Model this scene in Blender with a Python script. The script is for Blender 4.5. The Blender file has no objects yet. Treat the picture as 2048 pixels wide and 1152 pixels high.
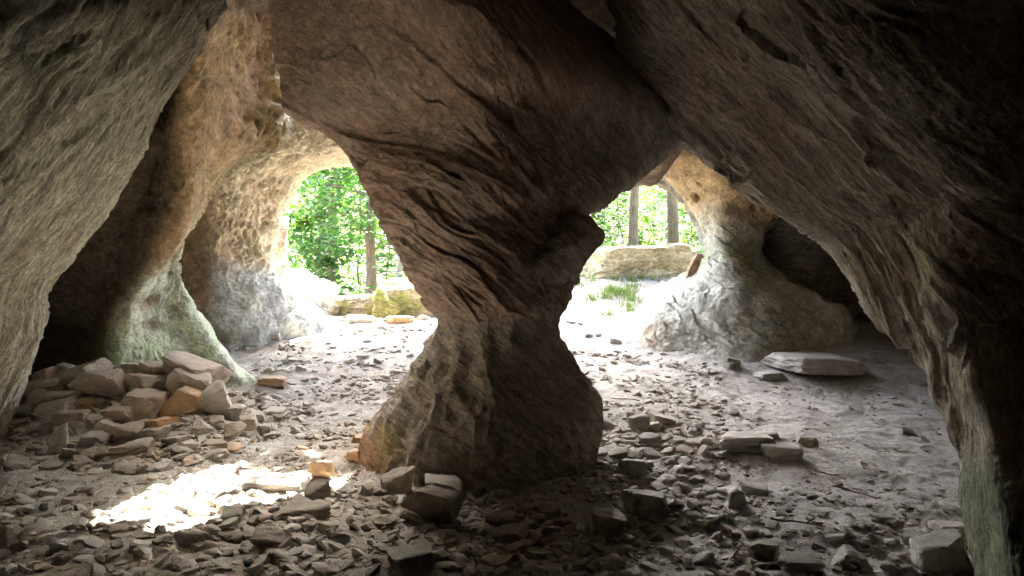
import bpy, bmesh, math, random
import numpy as np
from mathutils import Vector, Matrix

rng = np.random.default_rng(7)
random.seed(7)
scene = bpy.context.scene
C = scene.collection

# ------------------------------------------------------------------ camera, sky, sun, exposure
W_PX, H_PX, FPX, HORIZON, EYE = 2048.0, 1152.0, 1450.0, 480.0, 1.40
cam_d = bpy.data.cameras.new('camera')
cam_d.sensor_width = 36.0
cam_d.lens = 36.0 * FPX / W_PX
cam_d.shift_y = -(H_PX / 2 - HORIZON) / W_PX
cam_d.clip_start = 0.05
cam_d.clip_end = 1000
cam = bpy.data.objects.new('camera', cam_d)
cam.location = (0, 0, EYE)
cam.rotation_euler = (math.radians(90), 0, 0)
C.objects.link(cam)
scene.camera = cam

SUN_EL, SUN_ROT = math.radians(51), math.radians(0)
world = bpy.data.worlds.new('World')
scene.world = world
world.use_nodes = True
wn = world.node_tree
bg = wn.nodes['Background']
sky = wn.nodes.new('ShaderNodeTexSky')
sky.sky_type = 'NISHITA'
sky.sun_disc = False
sky.sun_elevation = SUN_EL
sky.sun_rotation = SUN_ROT
sky.air_density = 0.8
sky.dust_density = 5.0
wn.links.new(sky.outputs[0], bg.inputs[0])
bg.inputs[1].default_value = 0.15

sun_d = bpy.data.lights.new('sun', 'SUN')
sun_d.energy = 4.5
sun_d.angle = math.radians(0.6)
sun_d.color = (1.0, 0.955, 0.89)
sun = bpy.data.objects.new('sun', sun_d)
sdir = Vector((0.0, math.cos(SUN_EL), math.sin(SUN_EL)))      # towards the sun, beyond the cave mouth
sun.rotation_euler = sdir.to_track_quat('Z', 'Y').to_euler()
sun.location = (0, 20, 30)
C.objects.link(sun)

vs = scene.view_settings
vs.view_transform = 'Standard'
vs.look = 'None'
vs.gamma = 1.0
vs.exposure = 4.95
vs.use_curve_mapping = False
cy = scene.cycles
cy.use_denoising = True
cy.max_bounces = 8
cy.diffuse_bounces = 6
cy.glossy_bounces = 3
cy.transmission_bounces = 4
cy.caustics_reflective = False
cy.caustics_refractive = False
cy.sample_clamp_indirect = 6.0

# ------------------------------------------------------------------ helpers
def P(px, py, d):
    """a sight line of the photograph at distance d -> a point in the place (metres)"""
    return np.array([(px - 1024.0) / FPX * d, d, EYE - (py - HORIZON) / FPX * d])

_perm = np.random.default_rng(11).permutation(256)
_perm = np.concatenate([_perm, _perm, _perm])
_g = np.random.default_rng(12).normal(size=(256, 3))
_g = (_g / np.linalg.norm(_g, axis=1)[:, None]).astype(np.float32)

def noise(p):
    p = np.asarray(p, np.float32)
    i = np.floor(p).astype(np.int64)
    f = p - i
    i = i & 255
    u = f * f * f * (f * (f * 6 - 15) + 10)
    out = None
    def corner(a, b, c):
        h = _perm[_perm[_perm[(i[:, 0] + a) & 255] + ((i[:, 1] + b) & 255)] + ((i[:, 2] + c) & 255)] & 255
        g = _g[h]
        return g[:, 0] * (f[:, 0] - a) + g[:, 1] * (f[:, 1] - b) + g[:, 2] * (f[:, 2] - c)
    def lerp(a, b, t): return a + t * (b - a)
    x00 = lerp(corner(0, 0, 0), corner(1, 0, 0), u[:, 0])
    x10 = lerp(corner(0, 1, 0), corner(1, 1, 0), u[:, 0])
    x01 = lerp(corner(0, 0, 1), corner(1, 0, 1), u[:, 0])
    x11 = lerp(corner(0, 1, 1), corner(1, 1, 1), u[:, 0])
    return lerp(lerp(x00, x10, u[:, 1]), lerp(x01, x11, u[:, 1]), u[:, 2]) * 1.5

def fbm(p, octaves=4, gain=0.5):
    a, s, o = 1.0, 1.0, 0.0
    for k in range(octaves):
        o = o + a * noise(p * s + 17.3 * k)
        a *= gain
        s *= 2.03
    return o

def ridged(p, octaves=3):
    a, s, o = 1.0, 1.0, 0.0
    for k in range(octaves):
        o = o + a * (1 - 2 * np.abs(noise(p * s + 9.1 * k)))
        a *= 0.5
        s *= 2.1
    return o

def worley(p):
    p = np.asarray(p, np.float32)
    i = np.floor(p).astype(np.int64)
    f1 = np.full(len(p), 9.0, np.float32)
    f2 = np.full(len(p), 9.0, np.float32)
    for a in (-1, 0, 1):
        for b in (-1, 0, 1):
            for c in (-1, 0, 1):
                q = i + np.array([a, b, c])
                h = _perm[_perm[_perm[q[:, 0] & 255] + (q[:, 1] & 255)] + (q[:, 2] & 255)] & 255
                o = _g[h] * 0.5 + 0.5
                d = np.linalg.norm(q + o - p, axis=1)
                m = d < f1
                f2 = np.where(m, f1, np.minimum(f2, d))
                f1 = np.where(m, d, f1)
    return f1, f2

def sstep(a, b, x):
    t = np.clip((x - a) / (b - a), 0, 1)
    return t * t * (3 - 2 * t)

def unit(v):
    v = np.array(v, float)
    return v / np.linalg.norm(v)

def tag(o, label=None, cat=None, group=None, kind=None):
    if label: o['label'] = label
    if cat: o['category'] = cat
    if group: o['group'] = group
    if kind: o['kind'] = kind
    return o

def raw_mesh(name, verts, faces, smooth=True, cols=None):
    """verts (n,3); faces: (m,k) array, or a list of such arrays"""
    if not isinstance(faces, list): faces = [faces]
    me = bpy.data.meshes.new(name)
    me.vertices.add(len(verts))
    me.vertices.foreach_set('co', np.asarray(verts, np.float32).ravel())
    nl = sum(f.size for f in faces)
    npoly = sum(len(f) for f in faces)
    me.loops.add(nl)
    me.loops.foreach_set('vertex_index', np.concatenate([f.ravel() for f in faces]).astype(np.int32))
    me.polygons.add(npoly)
    tot = np.concatenate([np.full(len(f), f.shape[1]) for f in faces])
    st = np.concatenate([[0], np.cumsum(tot)[:-1]])
    me.polygons.foreach_set('loop_start', st.astype(np.int32))
    me.polygons.foreach_set('loop_total', tot.astype(np.int32))
    me.update(calc_edges=True)
    me.polygons.foreach_set('use_smooth', np.full(npoly, smooth, bool))
    if cols is not None:
        at = me.color_attributes.new('col', 'FLOAT_COLOR', 'POINT')
        c4 = np.ones((len(verts), 4), np.float32)
        c4[:, :3] = cols
        at.data.foreach_set('color', c4.ravel())
    me.validate()
    return me

def obj(name, me, mat, parent=None):
    o = bpy.data.objects.new(name, me)
    if mat is not None and not me.materials: me.materials.append(mat)
    C.objects.link(o)
    if parent is not None: o.parent = parent
    return o

# ------------------------------------------------------------------ materials
def new_mat(name):
    m = bpy.data.materials.new(name)
    m.use_nodes = True
    nt = m.node_tree
    return m, nt, nt.nodes['Principled BSDF']

def N(nt, typ, **kw):
    n = nt.nodes.new(typ)
    for k, v in kw.items(): setattr(n, k, v)
    return n

def mixcol(nt, mode, fac, a, b):
    n = nt.nodes.new('ShaderNodeMix')
    n.data_type = 'RGBA'
    n.blend_type = mode
    for s, v in ((n.inputs[0], fac), (n.inputs[6], a), (n.inputs[7], b)):
        if hasattr(v, 'is_linked'): nt.links.new(v, s)
        elif isinstance(v, (int, float)): s.default_value = v
        else: s.default_value = (*v, 1)
    return n.outputs[2]

def maprange(nt, v, a, b, c=0.0, d=1.0):
    n = nt.nodes.new('ShaderNodeMapRange')
    nt.links.new(v, n.inputs[0])
    for k, x in enumerate((a, b, c, d)): n.inputs[k + 1].default_value = x
    return n.outputs[0]

def math_n(nt, op, a, b=None):
    n = nt.nodes.new('ShaderNodeMath')
    n.operation = op
    for k, v in enumerate((a, b)):
        if v is None: continue
        if hasattr(v, 'is_linked'): nt.links.new(v, n.inputs[k])
        else: n.inputs[k].default_value = v
    return n.outputs[0]

def rock_material(name, axis_=(0, 0, 1), grain_amt=1.0, stretch=(1, 1, 5), pale=(0.55, 0.50, 0.42), pale_amt=0.35, dark=(0.09, 0.07, 0.055),
                  bump=0.6, rough=0.85, pit=0.0):
    """base colour from the 'col' attribute; grain, lichen flecks, mineral stains and fine relief from nodes"""
    m, nt, b = new_mat(name)
    L = nt.links
    tc = N(nt, 'ShaderNodeTexCoord')
    at = N(nt, 'ShaderNodeAttribute', attribute_name='col')
    mp = N(nt, 'ShaderNodeMapping')
    mp.inputs['Scale'].default_value = stretch
    mr = N(nt, 'ShaderNodeMapping')
    mr.inputs['Rotation'].default_value = Vector(axis_).rotation_difference(Vector((0, 0, 1))).to_euler()
    L.new(tc.outputs['Object'], mr.inputs[0])
    L.new(mr.outputs[0], mp.inputs[0])
    def nz(sc, det, vec, rgh=0.6, dist=0.0):
        n = N(nt, 'ShaderNodeTexNoise')
        n.inputs['Scale'].default_value = sc
        n.inputs['Detail'].default_value = det
        n.inputs['Roughness'].default_value = rgh
        n.inputs['Distortion'].default_value = dist
        L.new(vec, n.inputs['Vector'])
        return n.outputs[0]
    streak = nz(5, 8, mp.outputs[0], 0.68, 0.3)
    grain = nz(70, 5, tc.outputs['Object'], 0.75)
    blotch = nz(2.3, 6, tc.outputs['Object'], 0.65, 0.6)
    fleck = nz(24, 7, mp.outputs[0], 0.8)
    col = at.outputs['Color']
    col = mixcol(nt, 'MULTIPLY', 1.0, col, mixcol(nt, 'MIX', maprange(nt, streak, 0.3, 0.7), (0.56, 0.54, 0.53), (1.54, 1.52, 1.48)))
    col = mixcol(nt, 'MULTIPLY', 1.0, col, mixcol(nt, 'MIX', maprange(nt, grain, 0.3, 0.7), (0.62, 0.62, 0.62), (1.36, 1.36, 1.36)))
    fine = nz(15, 9, mp.outputs[0], 0.72, 0.2)
    col = mixcol(nt, 'MULTIPLY', grain_amt, col, mixcol(nt, 'MIX', maprange(nt, fine, 0.40, 0.60), (0.62, 0.61, 0.60), (1.44, 1.44, 1.43)))
    lich = math_n(nt, 'MULTIPLY', maprange(nt, fleck, 0.50, 0.66), maprange(nt, blotch, 0.34, 0.60))
    col = mixcol(nt, 'MIX', math_n(nt, 'MULTIPLY', lich, pale_amt), col, pale)
    stain = maprange(nt, nz(1.6, 7, mp.outputs[0], 0.7, 0.8), 0.60, 0.78, 0, 0.7)
    col = mixcol(nt, 'MIX', stain, col, dark)
    L.new(col, b.inputs['Base Color'])
    b.inputs['Roughness'].default_value = rough
    b.inputs['Specular IOR Level'].default_value = 0.35
    # relief
    h = math_n(nt, 'ADD', math_n(nt, 'MULTIPLY', streak, 1.0), math_n(nt, 'MULTIPLY', fleck, 0.45))
    h = math_n(nt, 'ADD', h, math_n(nt, 'MULTIPLY', fine, 0.8))
    h = math_n(nt, 'ADD', h, math_n(nt, 'MULTIPLY', grain, 0.22))
    if pit:
        vo = N(nt, 'ShaderNodeTexVoronoi')
        vo.inputs['Scale'].default_value = 26
        L.new(tc.outputs['Object'], vo.inputs['Vector'])
        h = math_n(nt, 'ADD', h, math_n(nt, 'MULTIPLY', maprange(nt, vo.outputs[0], 0.0, 0.5), pit))
    bp = N(nt, 'ShaderNodeBump')
    bp.inputs['Strength'].default_value = bump
    bp.inputs['Distance'].default_value = 0.045
    L.new(h, bp.inputs['Height'])
    L.new(bp.outputs[0], b.inputs['Normal'])
    return m

def stone_material(name, cols, rnd=True, bump=0.5):
    """loose stones: tone differs from stone to stone (Object Info random, or the 'col' attribute in the gravel)"""
    m, nt, b = new_mat(name)
    L = nt.links
    tc = N(nt, 'ShaderNodeTexCoord')
    if rnd:
        src = N(nt, 'ShaderNodeObjectInfo').outputs['Random']
        cr = N(nt, 'ShaderNodeValToRGB')
        cr.color_ramp.elements[0].color = (*cols[0], 1)
        cr.color_ramp.elements[1].color = (*cols[-1], 1)
        for k in range(1, len(cols) - 1):
            e = cr.color_ramp.elements.new(k / (len(cols) - 1))
            e.color = (*cols[k], 1)
        L.new(src, cr.inputs[0])
        base = cr.outputs[0]
        geo = N(nt, 'ShaderNodeNewGeometry')
        vec = geo.outputs['Position']
    else:
        base = N(nt, 'ShaderNodeAttribute', attribute_name='col').outputs['Color']
        vec = tc.outputs['Object']
    def nz(sc, det, rgh=0.6):
        n = N(nt, 'ShaderNodeTexNoise')
        n.inputs['Scale'].default_value = sc
        n.inputs['Detail'].default_value = det
        n.inputs['Roughness'].default_value = rgh
        L.new(vec, n.inputs['Vector'])
        return n.outputs[0]
    a, g, d = nz(9, 6), nz(90, 4, 0.7), nz(28, 6, 0.7)
    col = mixcol(nt, 'MULTIPLY', 1.0, base, mixcol(nt, 'MIX', maprange(nt, a, 0.3, 0.7), (0.65, 0.62, 0.6), (1.3, 1.28, 1.25)))
    col = mixcol(nt, 'MULTIPLY', 1.0, col, mixcol(nt, 'MIX', maprange(nt, g, 0.3, 0.7), (0.75, 0.75, 0.75), (1.22, 1.22, 1.22)))
    col = mixcol(nt, 'MIX', maprange(nt, d, 0.56, 0.75, 0, 0.55), col, (0.36, 0.34, 0.29))
    g2 = N(nt, 'ShaderNodeNewGeometry')
    sx = N(nt, 'ShaderNodeSeparateXYZ')
    L.new(g2.outputs['Normal'], sx.inputs[0])
    dust = math_n(nt, 'MULTIPLY', maprange(nt, sx.outputs[2], 0.45, 0.95, 0, 0.75), maprange(nt, nz(5, 7, 0.7), 0.35, 0.6))
    col = mixcol(nt, 'MIX', dust, col, (0.40, 0.38, 0.34))
    lichen = maprange(nt, nz(14, 8, 0.8), 0.58, 0.66, 0, 0.6)
    col = mixcol(nt, 'MIX', lichen, col, (0.47, 0.48, 0.41))
    L.new(col, b.inputs['Base Color'])
    b.inputs['Roughness'].default_value = 0.88
    b.inputs['Specular IOR Level'].default_value = 0.3
    h = math_n(nt, 'ADD', d, math_n(nt, 'MULTIPLY', g, 0.4))
    bp = N(nt, 'ShaderNodeBump')
    bp.inputs['Strength'].default_value = bump
    bp.inputs['Distance'].default_value = 0.015
    L.new(h, bp.inputs['Height'])
    L.new(bp.outputs[0], b.inputs['Normal'])
    return m

def leaf_material(name, c1, c2, trans=0.5):
    m, nt, b = new_mat(name)
    L = nt.links
    geo = N(nt, 'ShaderNodeNewGeometry')
    info = N(nt, 'ShaderNodeObjectInfo')
    r = math_n(nt, 'FRACT', math_n(nt, 'ADD', geo.outputs['Random Per Island'], info.outputs['Random']))
    col = mixcol(nt, 'MIX', r, c1, c2)
    L.new(col, b.inputs['Base Color'])
    b.inputs['Roughness'].default_value = 0.5
    b.inputs['Specular IOR Level'].default_value = 0.3
    tr = N(nt, 'ShaderNodeBsdfTranslucent')
    L.new(mixcol(nt, 'MULTIPLY', 1.0, col, (1.5, 1.6, 0.7)), tr.inputs[0])
    mx = N(nt, 'ShaderNodeMixShader')
    mx.inputs[0].default_value = trans
    L.new(b.outputs[0], mx.inputs[1])
    L.new(tr.outputs[0], mx.inputs[2])
    L.new(mx.outputs[0], nt.nodes['Material Output'].inputs[0])
    return m

def bark_material(name, c1, c2):
    m, nt, b = new_mat(name)
    L = nt.links
    tc = N(nt, 'ShaderNodeTexCoord')
    mp = N(nt, 'ShaderNodeMapping')
    mp.inputs['Scale'].default_value = (14, 14, 2.2)
    L.new(tc.outputs['Object'], mp.inputs[0])
    n = N(nt, 'ShaderNodeTexNoise')
    n.inputs['Scale'].default_value = 2.5
    n.inputs['Detail'].default_value = 8
    L.new(mp.outputs[0], n.inputs['Vector'])
    L.new(mixcol(nt, 'MIX', maprange(nt, n.outputs[0], 0.35, 0.65), c1, c2), b.inputs['Base Color'])
    b.inputs['Roughness'].default_value = 0.9
    bp = N(nt, 'ShaderNodeBump')
    bp.inputs['Distance'].default_value = 0.03
    L.new(n.outputs[0], bp.inputs['Height'])
    L.new(bp.outputs[0], b.inputs['Normal'])
    return m

M = {}
M['wall_left'] = rock_material('weathered_grey_sandstone', axis_=(0.45, 0.85, -0.27), stretch=(1.0, 1.0, 6), pale=(0.66, 0.65, 0.54), pale_amt=0.8, bump=0.9)
M['pillar'] = rock_material('red_brown_sandstone', axis_=(0.58, 0.22, 0.78), grain_amt=0.6, stretch=(1.2, 1.2, 5), pale=(0.42, 0.34, 0.28), pale_amt=0.3, bump=0.75)
M['wall_right'] = rock_material('layered_brown_sandstone', axis_=(0.50, -0.70, 0.42), stretch=(1.0, 1.0, 5), pale=(0.58, 0.52, 0.46), pale_amt=0.5, bump=0.9)
M['column'] = rock_material('pitted_tan_sandstone', grain_amt=0.5, stretch=(1.4, 1.4, 1.8), pale=(0.62, 0.60, 0.50), pale_amt=0.5, bump=0.6, pit=0.2)
M['vault'] = rock_material('dark_vault_sandstone', stretch=(1, 1, 3), pale_amt=0.1, bump=0.7)
M['boulder'] = rock_material('mossy_boulder_stone', stretch=(1, 1, 3), pale=(0.55, 0.55, 0.42), pale_amt=0.4, bump=0.7)
M['stone'] = stone_material('loose_sandstone', [(0.29, 0.28, 0.25), (0.37, 0.355, 0.315), (0.33, 0.305, 0.265), (0.39, 0.335, 0.27), (0.35, 0.34, 0.31), (0.26, 0.25, 0.225)])
M['stone_orange'] = stone_material('warm_lit_orange_sandstone', [(0.52, 0.33, 0.17), (0.46, 0.32, 0.20)])  # orange broken stone, with warm bounced sunlight mixed into the colour
M['stone_pile'] = stone_material('stacked_sandstone', [(0.45, 0.395, 0.335), (0.46, 0.365, 0.29), (0.43, 0.40, 0.35), (0.47, 0.405, 0.335)])
M['stone_pale'] = stone_material('pale_sandstone', [(0.46, 0.435, 0.40), (0.50, 0.475, 0.43)])
M['gravel'] = stone_material('gravel', None, rnd=False)

# ------------------------------------------------------------------ the ground
def G0(x, y):
    x = np.asarray(x, float); y = np.asarray(y, float)
    right = sstep(-0.2, 1.2, x)
    z = (0.25 + 0.15 * right) * sstep(6.0, 10.2, y)
    z = z + 0.35 * right * sstep(10.0, 12.4, y)
    z = z - 1.9 * (1 - right) * sstep(11.6, 17, y)
    z = z - 1.5 * right * sstep(16, 30, y)
    z = z - 0.6 * sstep(0, 1, (np.abs(x) - 6) / 6) * sstep(11, 14, y)
    # heap under the stacked stones by the left wall
    win = sstep(-3.75, -3.35, x) * (1 - sstep(-2.25, -1.75, x))
    z = z + 0.20 * win * sstep(4.45, 5.55, y) * (1 - sstep(5.8, 6.5, y))
    # low swells
    z = z + 0.05 * np.sin(x * 1.3 + 0.6) * np.sin(y * 1.1 + 1.0) * sstep(1, 3, y) * (1 - sstep(8, 12, y))
    return z

def G(x, y):
    sh = np.shape(x)
    x = np.ravel(np.asarray(x, float)); y = np.ravel(np.asarray(y, float))
    p = np.stack([x, y, np.zeros_like(x)], 1)
    z = G0(x, y) + 0.035 * fbm(p * 1.7 + 3.3, 3)
    return z.reshape(sh) if sh else float(z[0])

def ground_at(px, py):
    """where a sight line meets the ground"""
    d = np.concatenate([np.arange(1.5, 9, 0.03), np.arange(9, 60, 0.1)])
    x = (px - 1024.0) / FPX * d
    z = EYE - (py - HORIZON) / FPX * d
    hit = np.nonzero(z <= G(x, d))[0]
    d = float(d[hit[0]]) if len(hit) else 60.0
    return P(px, py, d)

def axis(lo, hi, step, far_lo, far_hi, growth=1.12):
    core = list(np.arange(lo, hi, step))
    a, s = core[-1], step
    while a < far_hi:
        s *= growth; a += s; core.append(a)
    a, s = core[0], step
    pre = []
    while a > far_lo:
        s *= growth; a -= s; pre.append(a)
    return np.array(pre[::-1] + core)

def build_ground():
    xs = axis(-3.6, 3.9, 0.02, -260, 260, 1.06)
    ya = list(np.arange(2.6, 5.4, 0.017)); s = 0.017
    while ya[-1] < 12.5:
        s = min(s * 1.006, 0.05); ya.append(ya[-1] + s)
    while ya[-1] < 420:
        s *= 1.07; ya.append(ya[-1] + s)
    pre = []; a, s = 2.6, 0.012
    while a > -60:
        s *= 1.1; a -= s; pre.append(a)
    ys = np.array(pre[::-1] + ya)
    X, Y = np.meshgrid(xs, ys)
    x, y = X.ravel(), Y.ravel()
    p = np.stack([x, y, 0 * x], 1)
    near = (1 - sstep(13, 20, y))
    lump = ridged(p * 2.6 + 5, 3)
    fine = fbm(p * 14, 4, 0.6)
    rough = 0.6 + 0.4 * sstep(0.6, -0.5, x + 0.35 * (y - 4))       # the left side is rubbly, the right side trodden
    z = G(x, y) + near * (0.012 * lump * rough + 0.010 * fine * (0.5 + 0.5 * rough) + 0.005 * fbm(p * 45, 2))
    n = fbm(p * 0.9 + 40, 4)
    n2 = fbm(p * 3.1 + 90, 3)
    grey = np.array([0.42, 0.41, 0.38]); warm = np.array([0.42, 0.385, 0.33]); brown = np.array([0.25, 0.23, 0.20]); pink = np.array([0.48, 0.465, 0.435])
    t = sstep(-0.3, 0.4, n)[:, None]
    col = grey * (1 - t) + warm * t
    right = sstep(0.2, 1.4, x)[:, None]
    col = col * (1 - right) + (pink * (1 - 0.6 * t) + grey * 0.6 * t) * right
    k = (sstep(0.15, 0.6, n2) * 0.45)[:, None]
    col = col * (1 - k) + brown * k
    soil = (sstep(8.6, 10.8, y + 0.8 * n) * 0.75)[:, None]  # grey-brown soil, set darker to tone down the bright floor at the mouths
    col = col * (1 - soil) + np.array([0.27, 0.235, 0.19]) * soil
    out = sstep(11.5, 14, y)[:, None]
    forest = np.array([0.10, 0.085, 0.05]) * (1 - t) + np.array([0.06, 0.10, 0.03]) * t
    col = col * (1 - out) + forest * out
    ny, nx = X.shape
    idx = np.arange(nx * ny).reshape(ny, nx)
    f = np.stack([idx[:-1, :-1], idx[:-1, 1:], idx[1:, 1:], idx[1:, :-1]], -1).reshape(-1, 4)
    me = raw_mesh('ground', np.stack([x, y, z], 1), f, True, col)
    return me

m, nt, b = new_mat('trodden_sandy_earth')
tc = N(nt, 'ShaderNodeTexCoord')
at = N(nt, 'ShaderNodeAttribute', attribute_name='col')
n1 = N(nt, 'ShaderNodeTexNoise'); n1.inputs['Scale'].default_value = 55; n1.inputs['Detail'].default_value = 7; n1.inputs['Roughness'].default_value = 0.75
n2 = N(nt, 'ShaderNodeTexNoise'); n2.inputs['Scale'].default_value = 9; n2.inputs['Detail'].default_value = 6
vo = N(nt, 'ShaderNodeTexVoronoi'); vo.inputs['Scale'].default_value = 60
for q in (n1, n2, vo): nt.links.new(tc.outputs['Object'], q.inputs['Vector'])
c = mixcol(nt, 'MULTIPLY', 1.0, at.outputs['Color'], mixcol(nt, 'MIX', maprange(nt, n1.outputs[0], 0.3, 0.7), (0.6, 0.6, 0.6), (1.3, 1.3, 1.3)))
c = mixcol(nt, 'MULTIPLY', 1.0, c, mixcol(nt, 'MIX', maprange(nt, n2.outputs[0], 0.35, 0.65), (0.8, 0.79, 0.78), (1.15, 1.15, 1.15)))
nt.links.new(c, b.inputs['Base Color'])
b.inputs['Roughness'].default_value = 0.92
b.inputs['Specular IOR Level'].default_value = 0.25
h = math_n(nt, 'ADD', n1.outputs[0], math_n(nt, 'MULTIPLY', maprange(nt, vo.outputs[0], 0.0, 0.5, 1, 0), 0.35))
bp = N(nt, 'ShaderNodeBump'); bp.inputs['Strength'].default_value = 0.7; bp.inputs['Distance'].default_value = 0.02
nt.links.new(h, bp.inputs['Height']); nt.links.new(bp.outputs[0], b.inputs['Normal'])
M['earth'] = m
tag(obj('ground', build_ground(), M['earth']), 'sandy cave floor strewn with grit, sloping up to the openings', None, None, 'structure')

# ------------------------------------------------------------------ rock masses: skins stretched over cross-sections
def hermite(pts, counts, closed):
    """pts (K, ...) -> samples; counts: samples per span"""
    K = len(pts)
    flat = pts.reshape(K, -1)
    nspan = K if closed else K - 1
    nxt = [(k + 1) % K for k in range(nspan)]
    h = np.array([np.linalg.norm(flat[nxt[k]] - flat[k]) ** 0.6 + 1e-4 for k in range(nspan)])
    tang = np.zeros_like(flat)
    for k in range(K):
        if closed:
            a, b_, ha, hb = flat[k] - flat[k - 1], flat[(k + 1) % K] - flat[k], h[k - 1], h[k]
            tang[k] = (a / ha * hb + b_ / hb * ha) / (ha + hb)
        elif k == 0: tang[k] = (flat[1] - flat[0]) / h[0]
        elif k == K - 1: tang[k] = (flat[-1] - flat[-2]) / h[-1]
        else:
            a, b_, ha, hb = flat[k] - flat[k - 1], flat[k + 1] - flat[k], h[k - 1], h[k]
            tang[k] = (a / ha * hb + b_ / hb * ha) / (ha + hb)
    out, par = [], []
    for k in range(nspan):
        t = np.arange(counts[k]) / counts[k]
        if not closed and k == nspan - 1: t = np.append(t, 1.0)
        t_ = t[:, None]
        h00, h10, h01, h11 = 2 * t_**3 - 3 * t_**2 + 1, t_**3 - 2 * t_**2 + t_, -2 * t_**3 + 3 * t_**2, t_**3 - t_**2
        out.append(h00 * flat[k] + h10 * h[k] * tang[k] + h01 * flat[nxt[k]] + h11 * h[k] * tang[nxt[k]])
        par.append(k + t)
    o = np.concatenate(out)
    return o.reshape((len(o),) + pts.shape[1:]), np.concatenate(par)

def loft(name, rings, around, along, disp, color, mat, parent=None):
    R = np.array(rings, float)                              # (rings, K, 3)
    S, sp = hermite(R, along, False)                        # (nv, K, 3)
    T, tp = hermite(np.swapaxes(S, 0, 1), around, True)     # (nu, nv, 3)
    V = np.swapaxes(T, 0, 1)                                # (nv, nu, 3)
    nv, nu = V.shape[:2]
    du = np.roll(V, -1, 1) - np.roll(V, 1, 1)
    dv = np.gradient(V, axis=0)
    nrm = np.cross(du, dv)
    nrm /= np.linalg.norm(nrm, axis=2)[..., None] + 1e-9
    cen = V.mean(axis=1, keepdims=True)
    flip = np.sum(nrm * (V - cen)) < 0
    if flip: nrm = -nrm
    p = V.reshape(-1, 3); n = nrm.reshape(-1, 3)
    s = np.repeat(sp, nu); t = np.tile(tp, nv)
    d, info = disp(p, n, s, t)
    q = p + n * d[:, None]
    col = color(q, n, s, t, info)
    idx = np.arange(nv * nu).reshape(nv, nu)
    nx = np.roll(idx, -1, 1)
    f = np.stack([idx[:-1], nx[:-1], nx[1:], idx[1:]], -1).reshape(-1, 4)
    c0, c1 = len(q), len(q) + 1
    q = np.concatenate([q, q[idx[0]].mean(0)[None], q[idx[-1]].mean(0)[None]])
    col = np.concatenate([col, col[:1], col[-1:]])
    cap0 = np.stack([np.full(nu, c0), nx[0], idx[0]], -1)
    cap1 = np.stack([np.full(nu, c1), idx[-1], nx[-1]], -1)
    if flip:
        f = f[:, ::-1]; cap0 = cap0[:, ::-1]; cap1 = cap1[:, ::-1]
    me = raw_mesh(name, q, [f, cap0, cap1], True, col)
    return obj(name, me, mat, parent)

def aniso(p, axis_, along, across):
    """coordinates squeezed along one direction: layered / streaked noise"""
    a = unit(axis_)
    q = p @ a
    return (p - q[:, None] * a) * across + q[:, None] * a * along

def cracks(p, axis_, along, across, thr=0.62, width=0.12):
    n = noise(aniso(p, axis_, along, across))
    m = sstep(thr - width, thr, np.abs(n) * 1.6)
    return m

def shingle(p, axis_, freq, seed=0.0, breakup=2.2):
    """overlapping flakes: thickness grows along the bedding and ends in a sharp broken edge"""
    q = (p @ unit(axis_)) * freq + 1.4 * noise(p * 1.3 + seed) + 0.5 * noise(p * 3.7 + seed)
    return (q - np.floor(q)) * sstep(-0.15, 0.3, noise(p * breakup + seed + 5))

def blend(base, c, k):
    k = np.clip(k, 0, 1)[:, None]
    return base * (1 - k) + np.asarray(c) * k

def ring4(L, F, R, B, sharp=0.0):
    """a cross-section through left, front, right and back points: 8 points on a rounded outline"""
    L, F, R, B = (P(*q) if len(q) == 3 else np.array(q[:3]) for q in (L, F, R, B))
    c = (L + R) / 2
    k = 0.7071 * (1 - sharp) + 0.5 * sharp
    def mid(a, b_): return c + (a - c) * k + (b_ - c) * k
    return [L, mid(L, F), F, mid(F, R), R, mid(R, B), B, mid(B, L)]

# ---- central pillar
def front(L, R, b, dz=0.0, px=0.5, shift=0.0):
    """front point: b metres nearer than the middle of L-R, at the same height + dz"""
    l, r = P(*L), P(*R)
    c_ = l * (1 - px) + r * px
    return np.array([c_[0] + shift, c_[1] - b, c_[2] + dz, 1])

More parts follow.
